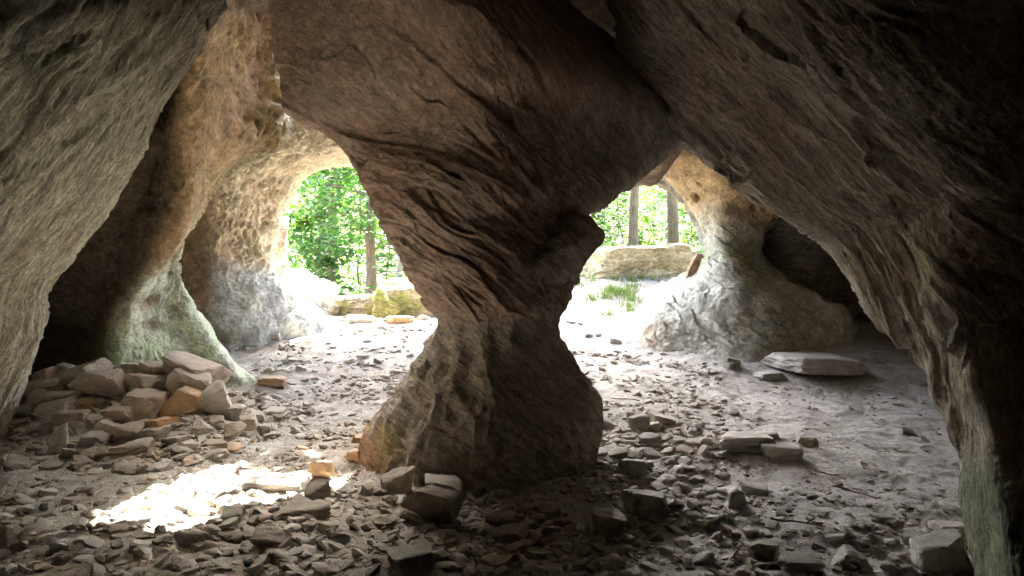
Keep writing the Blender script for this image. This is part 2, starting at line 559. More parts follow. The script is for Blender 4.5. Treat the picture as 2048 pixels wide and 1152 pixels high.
def build_pillar():
    rows = [  # L, R, front bulge, front dz, back bulge
        ((690, 985, 4.7), (1120, 990, 4.7), 0.70, 0.0, 0.6),
        ((722, 915, 4.7), (1176, 905, 4.7), 0.62, 0.0, 0.6),
        ((752, 850, 4.7), (1192, 845, 4.7), 0.56, 0.0, 0.55),
        ((790, 795, 4.7), (1186, 790, 4.7), 0.47, 0.0, 0.5),
        ((838, 735, 4.7), (1142, 735, 4.7), 0.38, 0.0, 0.42),
        ((866, 685, 4.7), (1116, 682, 4.7), 0.34, 0.0, 0.36),
        ((874, 640, 4.7), (1108, 637, 4.7), 0.35, 0.0, 0.36),
        ((856, 605, 4.7), (1126, 598, 4.7), 0.45, 0.02, 0.38),
        ((828, 548, 4.7), (1148, 545, 4.7), 0.50, 0.02, 0.42),
        ((798, 488, 4.75), (1150, 492, 4.7), 0.58, 0.02, 0.45),
        ((768, 428, 4.8), (1152, 440, 4.75), 0.70, 0.0, 0.5),
        ((738, 372, 4.85), (1215, 400, 4.8), 0.88, 0.0, 0.5),
        ((705, 312, 4.9), (1272, 360, 4.9), 1.02, 0.05, 0.5),
        ((652, 262, 4.95), (1318, 310, 4.9), 1.18, 0.10, 0.5),
        ((580, 222, 4.95), (1392, 256, 4.9), 1.38, 0.10, 0.5),
        ((556, 130, 4.9), (1335, 190, 4.8), 1.50, 0.06, 0.5),
        ((548, 20, 4.8), (1230, 95, 4.8), 1.60, 0.05, 0.5),
        ((560, -90, 4.7), (1120, 0, 4.7), 1.70, 0.1, 0.5),
        ((600, -190, 4.6), (1040, -120, 4.6), 1.8, 0.2, 0.5),
    ]
    rings = []
    for (L, R, b, dz, bb) in rows:
        l, r = P(*L), P(*R)
        c_ = (l + r) / 2
        F = [c_[0], c_[1] - b, c_[2] + dz, 1]
        B = [c_[0], c_[1] + bb, c_[2], 1]
        i_ = len(rings)
        rings.append(ring4(L, F, R, B, sharp=0.0 if i_ < 9 else min(1.0, (i_ - 8) / 5)))
    ax = unit((0.58, 0.22, 0.78))
    def disp(p, n, s, t):
        up = sstep(5.6, 7.4, s)                       # above the waist: layered; below: smooth flare
        warp = p + 0.10 * np.stack([noise(p * 1.4), noise(p * 1.4 + 31), noise(p * 1.4 + 67)], 1)
        d = 0.025 * fbm(p * 1.5 + 2, 3)
        # flaggy layers sweeping down from the left into the waist
        lay = ridged(aniso(warp, ax, 5.0, 0.9), 3)
        flake = sstep(-0.1, 0.35, noise(aniso(warp, ax, 8.0, 1.6) + 40))
        big = noise(aniso(warp, ax, 3.0, 0.6) + 11)
        zone = up * (1 - 0.55 * sstep(11.5, 14, s))
        d += zone * (0.010 * lay + 0.012 * flake + 0.016 * np.maximum(big, -0.25))
        d -= up * 0.022 * cracks(p, ax, 5.5, 0.7, 0.80, 0.05)
        d += zone * (0.026 * shingle(p, ax, 5.0, 3.0) + 0.012 * shingle(p, ax, 13.0, 13.0, 3.0)) + (up - zone) * 0.014 * shingle(p, (0.1, 0.5, 0.8), 6.0, 8.0)
        # pocked flanks of the foot
        low = 1 - up
        d += low * (0.022 * fbm(p * np.array([5, 5, 3.5]), 4, 0.55) - 0.018 * sstep(0.2, 0.6, noise(p * 9 + 5)) + 0.028 * noise(p * np.array([2.6, 2.6, 1.2]) + 77) + 0.022 * shingle(p, (0.25, 0.1, -0.95), 4.5, 81.0) + 0.022 * ridged(p * np.array([5.5, 5.5, 1.3]) + 9, 2))
        # rough grain higher up
        d += up * (1 - 0.75 * sstep(10.5, 13, s)) * 0.014 * ridged(aniso(p, ax, 18, 3.0), 2) + 0.004 * up * fbm(p * 24, 2)
        d += 0.004 * fbm(p * 38, 2)
        # hollow notch at left above the waist, ledge line
        return d, (up, lay)
    def color(q, n, s, t, info):
        up, lay = info
        k = fbm(q * 1.3 + 8, 4)
        k2 = fbm(q * 4 + 3, 3)
        red = np.array([0.46, 0.33, 0.255]); brown = np.array([0.385, 0.30, 0.24]); grey = np.array([0.34, 0.33, 0.295])
        c = blend(np.tile(red, (len(q), 1)), brown, sstep(-0.2, 0.4, k))
        rightside = sstep(0.2, 0.8, q[:, 0] + 0.2 * k)
        c = blend(c, grey, rightside * 0.75)
        c = blend(c, (0.40, 0.26, 0.18), sstep(0.25, 0.6, k2) * 0.4)
        low = 1 - up
        c = blend(c, (0.37, 0.345, 0.30), low * 0.8)
        left = sstep(-0.45, -0.95, q[:, 0]) * low
        c = blend(c, (0.35, 0.34, 0.10), left * sstep(0.15, 0.45, k2 + 0.5 * sstep(0.2, 0.6, q[:, 2])) * 0.8)   # yellow-green algae on the left flank
        c = blend(c, (0.46, 0.30, 0.19), low * sstep(0.32, 0.1, q[:, 2]) * sstep(-0.5, -0.9, q[:, 0]) * 0.8)     # warm bounce of the sun patch painted on the left toe
        c = blend(c, (0.36, 0.35, 0.27), low * rightside * sstep(0.0, 0.5, k2) * 0.5)
        return c
    o = loft('rock_pillar', rings, [60, 110, 110, 60, 26, 12, 12, 26], [22, 26, 26, 26, 26, 22, 22, 26, 26, 26, 26, 28, 28, 26, 34, 30, 14, 8], disp, color, M['pillar'])
    tag(o, 'hourglass-shaped brown rock pillar joining floor and roof between the two openings', 'rock pillar')
    # the snout-like ledge that juts from its right shoulder
    kr = []
    for (px, py, d, rw, rh) in [(1020, 560, 4.55, .30, .22), (1085, 520, 4.5, .27, .20), (1125, 492, 4.48, .24, .165), (1155, 474, 4.48, .21, .135), (1178, 461, 4.5, .17, .11), (1194, 452, 4.5, .08, .06)]:
        c_ = P(px, py, d)
        dirv = unit((0.75, 0, 0.6)); upv = unit((-0.6, 0, 0.75)); dep = np.array([0, 1.0, 0])
        kr.append([c_ + upv * rh * math.cos(a) + dep * rw * math.sin(a) for a in np.linspace(0, 2 * math.pi, 8, endpoint=False)])
    def kd(p, n, s, t):
        return 0.02 * fbm(p * 4 + 6, 3) + 0.014 * ridged(aniso(p, (-0.5, 0.2, 0.8), 9, 2), 2) + 0.004 * fbm(p * 30, 2), None
    def kc(q, n, s, t, i):
        return blend(np.tile(np.array([0.31, 0.27, 0.225]), (len(q), 1)), (0.38, 0.33, 0.28), sstep(-0.2, 0.4, fbm(q * 3, 3)))
    loft('ledge', kr, [14] * 8, [22, 20, 18, 14, 8], kd, kc, M['pillar'], o)
    return o
pillar = build_pillar()

# ---- leaning wall at the left
def build_left_wall():
    edge = [(-60, 960, 4.95), (-12, 880, 4.9), (28, 790, 4.8), (92, 655, 4.7), (104, 590, 4.65), (182, 480, 4.6), (262, 360, 4.5), (314, 260, 4.4), (392, 100, 4.3), (444, 0, 4.2), (500, -130, 4.1), (540, -260, 4.0)]
    rings = []
    for (ex, ey, ed) in edge:
        ex -= 30 * sstep(800, 560, ey)
        e = P(ex, ey, ed)
        f1 = P(ex - 95, ey + 8, ed - 0.62)
        f2 = P(ex - 300, ey - 5, ed - 1.45)
        f3 = np.array([f2[0] - 0.25, 1.2, f2[2]])
        o1 = np.array([f2[0] - 1.6, -0.6, e[2]])
        o2 = np.array([e[0] - 3.0, 3.5, e[2]])
        bk = np.array([e[0] - 0.9, e[1] + 0.9, e[2]])
        rings.append([e, f1, f2, f3, o1, o2, bk])
    ax = unit((0.80, -0.1, -0.60)) # across the streaks, which run up to the right
    ax = unit((0.45, 0.85, -0.27))
    def disp(p, n, s, t):
        warp = p + 0.08 * np.stack([noise(p * 2), noise(p * 2 + 31), noise(p * 2 + 67)], 1)
        d = 0.045 * fbm(p * 1.0 + 4, 3)
        st = ridged(aniso(warp, ax, 9, 1.3), 4)
        d += 0.018 * st + 0.024 * np.maximum(noise(aniso(warp, ax, 3.4, 0.8) + 7), -0.3) + 0.020 * shingle(warp, ax, 9.0, 51.0, 3.0)
        d -= 0.030 * cracks(warp, ax, 7, 1.4, 0.7, 0.12)
        d += 0.024 * ridged(aniso(warp, ax, 17, 2.0), 2) + 0.008 * fbm(p * 30, 2)
        up = sstep(6.5, 8.5, s)
        d += up * (0.03 * ridged(aniso(p, ax, 7, 2) + 3, 3) - 0.03 * sstep(0.25, 0.5, noise(p * 3.2 + 50)))
        return d, st
    def color(q, n, s, t, st):
        k = fbm(q * 1.1 + 2, 4); k2 = fbm(q * 3 + 12, 3)
        c = np.tile(np.array([0.47, 0.435, 0.36]), (len(q), 1))
        c = blend(c, (0.39, 0.33, 0.265), sstep(0.0, 0.6, k))
        c = blend(c, (0.54, 0.54, 0.42), sstep(0.0, 0.5, k2 + 0.6 * sstep(0.7, 1.6, q[:, 2]) - 0.1) * 0.8)    # pale lichen higher up
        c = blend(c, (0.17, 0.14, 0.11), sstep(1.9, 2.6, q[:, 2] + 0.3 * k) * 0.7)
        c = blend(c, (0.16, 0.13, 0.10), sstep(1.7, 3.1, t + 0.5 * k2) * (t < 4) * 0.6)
        return c
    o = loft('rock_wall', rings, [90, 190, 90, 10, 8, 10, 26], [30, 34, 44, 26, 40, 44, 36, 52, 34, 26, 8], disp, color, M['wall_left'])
    return tag(o, 'streaked grey-tan rock wall leaning over the stacked stones', 'rock wall')
build_left_wall()

# ---- layered wall and overhang at the right
def build_right_wall():
    rows = [  # edge, F1, F2, F3
        ((1205, -170, 3.9), (1330, -210, 3.4), (1500, -270, 2.9), (1750, -1000, 1.9)),
        ((1240, 20, 4.25), (1390, -15, 3.7), (1600, -65, 3.1), (1900, -700, 2.0)),
        ((1280, 150, 4.55), (1450, 105, 3.9), (1690, 55, 3.2), (2200, -300, 2.2)),
        ((1345, 245, 4.75), (1530, 212, 4.05), (1770, 168, 3.3), (2350, -60, 2.4)),
        ((1452, 325, 4.8), (1620, 304, 4.1), (1850, 268, 3.35), (2400, 120, 2.6)),
        ((1562, 410, 4.8), (1715, 392, 4.1), (1915, 366, 3.4), (2420, 270, 2.7)),
        ((1652, 470, 4.75), (1790, 440, 4.1), (1930, 410, 3.5), (2420, 380, 2.8)),
        ((1712, 548, 4.6), (1830, 525, 4.05), (1918, 500, 3.6), (2400, 500, 2.9)),
        ((1766, 640, 4.45), (1850, 620, 4.0), (1912, 600, 3.65), (2380, 620, 2.9)),
        ((1830, 700, 4.2), (1888, 685, 3.9), (1935, 670, 3.6), (2360, 700, 2.8)),
        ((1884, 800, 3.9), (1930, 785, 3.65), (1968, 770, 3.4), (2340, 790, 2.7)),
        ((1930, 890, 3.6), (1965, 875, 3.4), (1998, 860, 3.2), (2330, 880, 2.6)),
        ((1932, 975, 3.35), (1972, 960, 3.15), (2010, 950, 3.0), (2330, 970, 2.5)),
        ((1948, 1065, 3.12), (1990, 1060, 2.95), (2030, 1050, 2.8), (2330, 1080, 2.4)),
        ((1966, 1180, 2.95), (2010, 1180, 2.75), (2060, 1180, 2.6), (2330, 1200, 2.3)),
        ((1966, 1260, 2.95), (2010, 1260, 2.75), (2060, 1260, 2.6), (2330, 1280, 2.3)),
    ]
    rings = []
    for (e, f1, f2, f3) in rows:
        e, f1, f2, f3 = P(*e), P(*f1), P(*f2), P(*f3)
        f3 = np.array([f2[0] + 1.1, f2[1] + 0.15, f2[2] + 0.1]) if f2[2] < 2.35 else f3
        o1 = np.array([max(f3[0] + 0.8, 3.0), 0.2, f3[2]])
        o2 = np.array([e[0] + 3.6, 4.4, e[2] + 0.3])
        bk = np.array([e[0] + 0.7, e[1] + 0.75, e[2] + 0.35])
        rings.append([e, f1, f2, f3, o1, o2, bk])
    ax = unit((0.50, -0.70, 0.42))
    def disp(p, n, s, t):
        warp = p + 0.09 * np.stack([noise(p * 1.7), noise(p * 1.7 + 31), noise(p * 1.7 + 67)], 1)
        d = 0.04 * fbm(p * 1.1 + 14, 3)
        st = ridged(aniso(warp, ax, 8, 1.2), 4)
        d += 0.014 * st + 0.016 * np.maximum(noise(aniso(warp, ax, 3.6, 0.7) + 27), -0.3) + 0.034 * shingle(warp, -ax, 6.0, 21.0, 1.8) + 0.016 * shingle(warp, -ax, 15.0, 41.0, 3.0)
        d += 0.022 * sstep(-0.1, 0.25, noise(aniso(warp, ax, 9.0, 1.5) + 60))
        d -= 0.03 * cracks(warp, ax, 5, 0.9, 0.78, 0.06)
        d += 0.050 * shingle(p, -ax, 1.9, 91.0, 0.9) + 0.013 * (0.4 + sstep(-0.3, 0.4, noise(p * 1.1 + 19))) * ridged(aniso(warp, ax, 17, 2.2), 2) + 0.008 * fbm(p * 30, 2)
        d *= 1 - 0.6 * sstep(9.0, 11.5, s)
        return d, st
    def color(q, n, s, t, st):
        k = fbm(q * 1.2 + 22, 4); k2 = fbm(q * 3.4 + 12, 3)
        c = np.tile(np.array([0.48, 0.425, 0.36]), (len(q), 1))
        c = blend(c, (0.46, 0.37, 0.31), sstep(-0.1, 0.5, k))
        c = blend(c, (0.50, 0.46, 0.38), sstep(0.0, 0.6, k2) * 0.5)
        c = blend(c, (0.28, 0.23, 0.18), sstep(0.1, 0.6, -k2) * 0.35)
        c = blend(c, (0.13, 0.17, 0.07), sstep(0.62, 0.35, q[:, 2] + 0.15 * k) * sstep(2.2, 1.9, t) * 0.75)     # mossy toe
        return c
    o = loft('rock_wall', rings, [130, 150, 120, 14, 8, 10, 30], [16, 26, 30, 34, 38, 38, 36, 34, 34, 34, 32, 32, 30, 26, 10], disp, color, M['wall_right'])
    return tag(o, 'layered brown rock wall overhanging the trodden floor opposite the stacked stones', 'rock wall')
build_right_wall()

# ---- honeycombed columns
def honey(p, scale, stretch=(1, 1, 0.6), warp=0.12):
    q = p + warp * np.stack([noise(p * 3), noise(p * 3 + 31), noise(p * 3 + 67)], 1)
    f1, f2 = worley(q * np.array(stretch) * scale)
    return 1 - sstep(0.02, 0.42, f2 - f1), f1

def build_column_a():
    rows = [  # L, F, R, back depth
        ((-5, 830, 6.7), (225, 860, 5.9), (520, 800, 6.8), 7.4),
        ((15, 765, 6.6), (225, 800, 5.9), (492, 772, 6.8), 7.3),
        ((45, 700, 6.5), (230, 735, 5.92), (436, 705, 6.75), 7.2),
        ((70, 640, 6.4), (240, 660, 5.92), (388, 630, 6.7), 7.1),
        ((75, 580, 6.3), (272, 585, 5.88), (358, 560, 6.6), 7.0),
        ((70, 520, 6.2), (318, 525, 5.75), (352, 505, 6.5), 6.9),
        ((65, 450, 6.0), (362, 445, 5.55), (392, 430, 6.5), 6.9),
        ((150, 390, 5.9), (374, 390, 5.45), (452, 355, 6.5), 6.9),
        ((150, 330, 5.9), (370, 330, 5.4), (520, 305, 6.5), 6.9),
        ((160, 270, 5.8), (374, 265, 5.35), (566, 270, 6.45), 6.9),
        ((180, 200, 5.8), (380, 190, 5.3), (566, 200, 6.35), 6.9),
        ((200, 100, 5.8), (400, 90, 5.25), (552, 100, 6.3), 6.9),
        ((230, 0, 5.7), (425, 0, 5.2), (546, 0, 6.25), 6.9),
        ((260, -120, 5.6), (440, -120, 5.2), (540, -120, 6.2), 6.9),
        ((280, -220, 5.6), (440, -220, 5.2), (540, -220, 6.2), 6.9),
    ]
    rings = []
    for (L, F, R, bd) in rows:
        l, f, r = P(*L), P(*F), P(*R)
        lf = (l + f) / 2 + np.array([0.05, 0.12, 0])
        fr1 = f * 0.67 + r * 0.33 + np.array([-0.04, 0.06, 0.0]); fr2 = f * 0.33 + r * 0.67 + np.array([-0.05, 0.09, 0.0])
        b2 = np.array([r[0] - 0.25, bd, r[2]]); b1 = np.array([l[0], bd, l[2]])
        rings.append([l, lf, f, fr1, fr2, r, b2, b1])
    def disp(p, n, s, t):
        face = sstep(1.6, 2.1, t) * sstep(6.3, 5.6, t)
        d = 0.05 * fbm(p * 1.6 + 24, 3)
        wall, f1 = honey(p, 9.0)
        wall2, _ = honey(p + 5, 17.0)
        arch = np.exp(-((t - 5.0) / 0.85) ** 2)                  # pitting gathers along the arch edge, the rib and the foot
        mask = face * np.clip(arch * sstep(2.5, 4.5, s) + 0.8 * sstep(-0.1, 0.3, noise(p * 2.2 + 70)) * sstep(3.5, 5.5, s) * (0.3 + 0.7 * sstep(3.2, 3.9, t)) + 0.35 * sstep(3.5, 2, s) * sstep(-0.1, 0.3, noise(p * 1.8)), 0, 1)
        d += mask * (0.07 * wall + 0.025 * wall2 - 0.05)
        # the hanging rib
        rib = np.exp(-((t - 4.55) / 0.28) ** 2) * sstep(7.6, 9.0, s)
        d += rib * (0.09 + 0.04 * noise(p * np.array([3, 3, 6])))
        ax = unit((0.5, 0, 0.85))
        d += (1 - mask) * (0.016 * ridged(aniso(p, ax, 5, 1.6), 3) + 0.012 * fbm(p * 7, 3))
        # overhanging slots in the foot
        slot = np.exp(-((s - 3.55) / 0.22) ** 2) + 0.9 * np.exp(-((s - 2.9) / 0.2) ** 2)
        slot *= sstep(1.75, 2.0, t) * sstep(3.9, 3.3, t) * (0.6 + noise(p * 3))
        d -= 0.09 * np.clip(slot, 0, 1)
        d += 0.006 * fbm(p * 26, 3)
        return d, (mask, wall, slot)
    def color(q, n, s, t, info):
        mask, wall, slot = info
        k = fbm(q * 1.4 + 2, 4); k2 = fbm(q * 4 + 12, 3)
        c = np.tile(np.array([0.50, 0.36, 0.215]), (len(q), 1))
        c = blend(c, (0.40, 0.28, 0.18), sstep(-0.1, 0.4, k))
        c = blend(c, (0.56, 0.53, 0.37), mask * sstep(0.15, 0.7, wall) * 0.85)
        c = blend(c, (0.50, 0.42, 0.16), mask * sstep(9.0, 10.5, s) * sstep(0.0, 0.3, k2) * 0.5)
        low = sstep(5.6, 4.2, s)
        foot = sstep(1.5, 1.9, t)
        c = blend(c, (0.50, 0.55, 0.45), low * foot * 0.9)
        c = blend(c, (0.36, 0.50, 0.24), sstep(4.2, 2.0, s) * foot * sstep(-0.4, 0.3, k2) * 0.7)              # green algae on the foot
        c = blend(c, (0.47, 0.50, 0.42), low * foot * sstep(0.1, 0.4, k2) * 0.6)
        c = blend(c, (0.24, 0.155, 0.11), np.clip(slot, 0, 1) * low * 0.8)
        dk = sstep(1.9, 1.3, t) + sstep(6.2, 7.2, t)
        c = blend(c, (0.135, 0.115, 0.095), np.clip(dk, 0, 1) * 0.85)                                            # shade painted onto the inner face, turned away from the arch
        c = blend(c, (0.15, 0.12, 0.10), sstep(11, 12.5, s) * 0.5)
        return c
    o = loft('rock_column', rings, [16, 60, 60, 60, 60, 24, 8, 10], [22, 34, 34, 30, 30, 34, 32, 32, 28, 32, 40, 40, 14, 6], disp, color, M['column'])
    return tag(o, 'tan honeycombed rock column with a pale green foot behind the stacked stones', 'rock column')
build_column_a()

def build_column_b():
    rows = [
        ((300, 735, 9.0), (450, 745, 8.2), (680, 725, 8.9), 9.8),
        ((310, 690, 9.0), (450, 700, 8.25), (662, 668, 9.1), 9.8),
        ((320, 640, 9.0), (445, 645, 8.35), (628, 628, 9.1), 9.7),
        ((330, 590, 9.0), (440, 590, 8.45), (580, 578, 9.1), 9.6),
        ((335, 545, 9.0), (435, 540, 8.5), (540, 545, 9.1), 9.6),
        ((335, 500, 9.0), (430, 490, 8.45), (534, 500, 9.1), 9.6),
        ((330, 450, 9.0), (428, 440, 8.4), (550, 440, 9.1), 9.6),
        ((320, 400, 8.9), (440, 395, 8.2), (572, 390, 9.1), 9.7),
        ((310, 360, 8.8), (450, 350, 8.0), (592, 350, 9.2), 9.9),
        ((300, 325, 8.7), (470, 300, 7.8), (650, 322, 9.3), 10.1),
        ((290, 290, 8.6), (500, 250, 7.6), (760, 310, 9.4), 10.2),
        ((280, 240, 8.5), (540, 190, 7.5), (840, 270, 9.4), 10.2),
        ((270, 180, 8.5), (560, 120, 7.5), (860, 200, 9.4), 10.2),
    ]
    rings = []
    for (L, F, R, bd) in rows:
        l, f, r = P(*L), P(*F), P(*R)
        lf = (l + f) / 2 + np.array([-0.05, -0.05, 0])
        fr1 = f * 0.6 + r * 0.4 + np.array([0.02, -0.10, 0.0])
        b2 = np.array([r[0] - 0.15, bd, r[2]]); b1 = np.array([l[0], bd, l[2]])
        rings.append([l, lf, f, fr1, r, b2, b1])
    def disp(p, n, s, t):
        d = 0.06 * fbm(p * 1.3 + 54, 3)
        wall, f1 = honey(p, 6.0, (1, 1, 0.7), 0.22)
        wb, _ = honey(p + 3, 13.0, (1, 1, 0.8), 0.12)
        sel = sstep(-0.15, 0.25, noise(p * 2.0 + 44))
        wall = wall * sel + wb * (1 - sel) * 0.7
        mask = sstep(1.7, 2.3, t) * sstep(5.6, 4.9, t) * sstep(2.6, 4.6, s) * (0.45 + 0.55 * sstep(-0.3, 0.2, noise(p * 1.5 + 3)))
        d += mask * (0.085 * wall - 0.05 + 0.02 * fbm(p * 6, 2))
        d += (1 - mask) * (0.02 * ridged(p * np.array([2, 2, 4]), 3) + 0.02 * fbm(p * 5, 3))
        # broken ledge low down
        d -= 0.16 * sstep(1.75, 1.35, s + 0.25 * noise(p * 2)) * sstep(2.9, 2.2, t)
        d += 0.008 * fbm(p * 22, 2)
        return d, (mask, wall)
    def color(q, n, s, t, info):
        mask, wall = info
        k = fbm(q * 1.2 + 2, 4); k2 = fbm(q * 3 + 12, 3)
        c = np.tile(np.array([0.42, 0.30, 0.20]), (len(q), 1))
        c = blend(c, (0.34, 0.25, 0.17), sstep(-0.1, 0.4, k))
        c = blend(c, (0.50, 0.44, 0.30), mask * 0.6)
        c = blend(c, (0.58, 0.53, 0.39), mask * sstep(0.0, 0.9, wall) * 0.5)
        low = sstep(4.8, 3.4, s) * sstep(1.5, 2.0, t)
        c = blend(c, (0.49, 0.53, 0.53), low * 0.9)
        c = blend(c, (0.52, 0.53, 0.42), low * sstep(0, 0.4, k2) * 0.6)
        return c
    o = loft('rock_column', rings, [16, 50, 60, 60, 20, 8, 10], [18, 26, 28, 26, 26, 28, 26, 24, 22, 20, 14, 6], disp, color, M['column'])
    return tag(o, 'pale pitted rock column forming the side of the leafy arch by the boulders', 'rock column')
build_column_b()

def build_column_c():
    rows = [
        ((1262, 760, 8.2), (1500, 775, 7.5), (1725, 770, 8.3), 9.8),
        ((1284, 702, 8.3), (1500, 728, 7.6), (1702, 722, 8.3), 9.8),
        ((1300, 650, 8.5), (1500, 670, 7.8), (1696, 660, 8.4), 9.8),
        ((1328, 604, 8.7), (1490, 610, 8.0), (1665, 612, 8.6), 9.8),
        ((1376, 568, 8.9), (1470, 565, 8.25), (1590, 572, 8.8), 9.8),
        ((1418, 525, 9.0), (1460, 520, 8.45), (1535, 530, 8.9), 9.8),
        ((1414, 475, 9.0), (1450, 470, 8.5), (1515, 490, 8.9), 9.8),
        ((1398, 430, 9.0), (1450, 420, 8.4), (1540, 445, 8.9), 9.8),
        ((1368, 385, 9.0), (1460, 365, 8.2), (1640, 400, 8.8), 9.9),
        ((1326, 342, 9.1), (1470, 305, 8.0), (1760, 350, 8.7), 10.0),
        ((1304, 308, 9.2), (1480, 245, 7.8), (1820, 290, 8.6), 10.1),
        ((1256, 265, 9.3), (1480, 180, 7.6), (1860, 230, 8.5), 10.2),
        ((1160, 220, 9.3), (1480, 120, 7.6), (1880, 170, 8.5), 10.2),
    ]
    rings = []
    for (L, F, R, bd) in rows:
        l, f, r = P(*L), P(*F), P(*R)
        lf = (l + f) / 2 + np.array([-0.05, -0.07, 0])
        fr1 = (f + r) / 2 + np.array([0.02, -0.08, 0.0])
        b2 = np.array([r[0], bd, r[2]]); b1 = np.array([l[0] + 0.15, bd, l[2]])
        rings.append([l, lf, f, fr1, r, b2, b1])
    def disp(p, n, s, t):
        d = 0.05 * fbm(p * 1.4 + 94, 3)
        up = sstep(5.5, 7.5, s)
        ax = unit((0.35, 0.1, 0.93))
        w = p + 0.08 * np.stack([noise(p * 2), noise(p * 2 + 31), noise(p * 2 + 67)], 1)
        lay = ridged(aniso(w, ax, 4.2, 0.7), 3)
        d += up * 0.03 * lay
        f1, f2 = worley(aniso(w, ax, 5, 4.6))
        row = sstep(-0.1, 0.15, noise(aniso(w, ax, 4, 0.5) + 33))
        hole = sstep(0.40, 0.20, f1) * row * up
        d -= 0.16 * hole
        ax2 = unit((0.6, 0, 0.8))
        low = 1 - up
        d += low * (0.016 * ridged(aniso(w, ax2, 5, 1.8), 3) + 0.014 * fbm(p * 5, 3) + 0.05 * shingle(w, ax2, 3.2, 61.0, 1.6) + 0.02 * shingle(w, ax2, 9.0, 71.0, 3.0))
        # drapery ribs at the right end of the foot
        d += sstep(3.4, 3.7, t) * sstep(4.6, 4.2, t) * sstep(3.4, 2.6, s) * 0.05 * ridged(p * np.array([6, 4, 1.2]), 2)
        d += 0.007 * fbm(p * 24, 2)
        return d, (up, lay, hole)
    def color(q, n, s, t, info):
        up, lay, hole = info
        k = fbm(q * 1.2 + 2, 4); k2 = fbm(q * 3 + 12, 3)
        tan = np.array([0.46, 0.31, 0.165])
        c = np.tile(tan, (len(q), 1))
        c = blend(c, (0.36, 0.23, 0.13), sstep(-0.1, 0.4, k))
        c = blend(c, (0.55, 0.50, 0.36), up * sstep(7.8, 6.6, s) * sstep(2.6, 1.2, t) * 0.8)
        c = blend(c, (0.46, 0.48, 0.43), (1 - up) * 0.9)
        c = blend(c, (0.50, 0.54, 0.48), (1 - up) * sstep(0.0, 0.4, k2) * 0.6)
        c = blend(c, (0.38, 0.35, 0.27), (1 - up) * sstep(0.1, 0.5, k) * 0.5)
        c = blend(c, (0.26, 0.29, 0.15), sstep(3.2, 5.0, s) * sstep(6.5, 5.2, s) * sstep(-0.1, 0.4, k) * 0.6)
        c = blend(c, (0.44, 0.34, 0.24), sstep(2.6, 1.6, s) * sstep(0.8, 0.1, t) * 0.7)
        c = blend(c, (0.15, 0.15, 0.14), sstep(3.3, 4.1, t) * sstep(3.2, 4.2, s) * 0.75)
        return c
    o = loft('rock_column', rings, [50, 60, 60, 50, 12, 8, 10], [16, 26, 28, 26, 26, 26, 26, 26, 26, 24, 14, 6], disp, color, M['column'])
    return tag(o, 'tan and grey rock column with rows of holes beside the flat slab', 'rock column')
build_column_c()

# ---- dark rock at the back of the hollow behind the right-hand column
def build_recess():
    rows = []
    for (py, d0) in [(820, 8.6), (730, 8.9), (640, 9.3), (560, 9.5), (500, 9.3), (440, 8.9), (380, 8.4), (300, 7.9), (200, 7.5)]:
        pts = [P(1480, py, 10.2), P(1500, py, d0 + 0.3), P(1600, py + 4, d0 - 0.1), P(1720, py, d0), P(1850, py, d0 - 1.0), P(1960, py, d0 - 2.2)]
        a = pts[-1]
        pts += [np.array([a[0] + 2.5, a[1] - 1, a[2]]), np.array([a[0] + 2.5, 11.0, a[2]])]
        rows.append(pts)
    def disp(p, n, s, t):
        return 0.10 * fbm(p * 1.2 + 4, 4) + 0.03 * ridged(p * np.array([1.5, 1.5, 4]), 3), None
    def color(q, n, s, t, i):
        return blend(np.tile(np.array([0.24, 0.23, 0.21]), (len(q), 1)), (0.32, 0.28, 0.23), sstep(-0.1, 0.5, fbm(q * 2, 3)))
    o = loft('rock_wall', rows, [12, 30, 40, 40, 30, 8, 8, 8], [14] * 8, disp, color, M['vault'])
    tag(o, 'dark smooth rock wall in the hollow behind the column with rows of holes', 'rock wall')
build_recess()

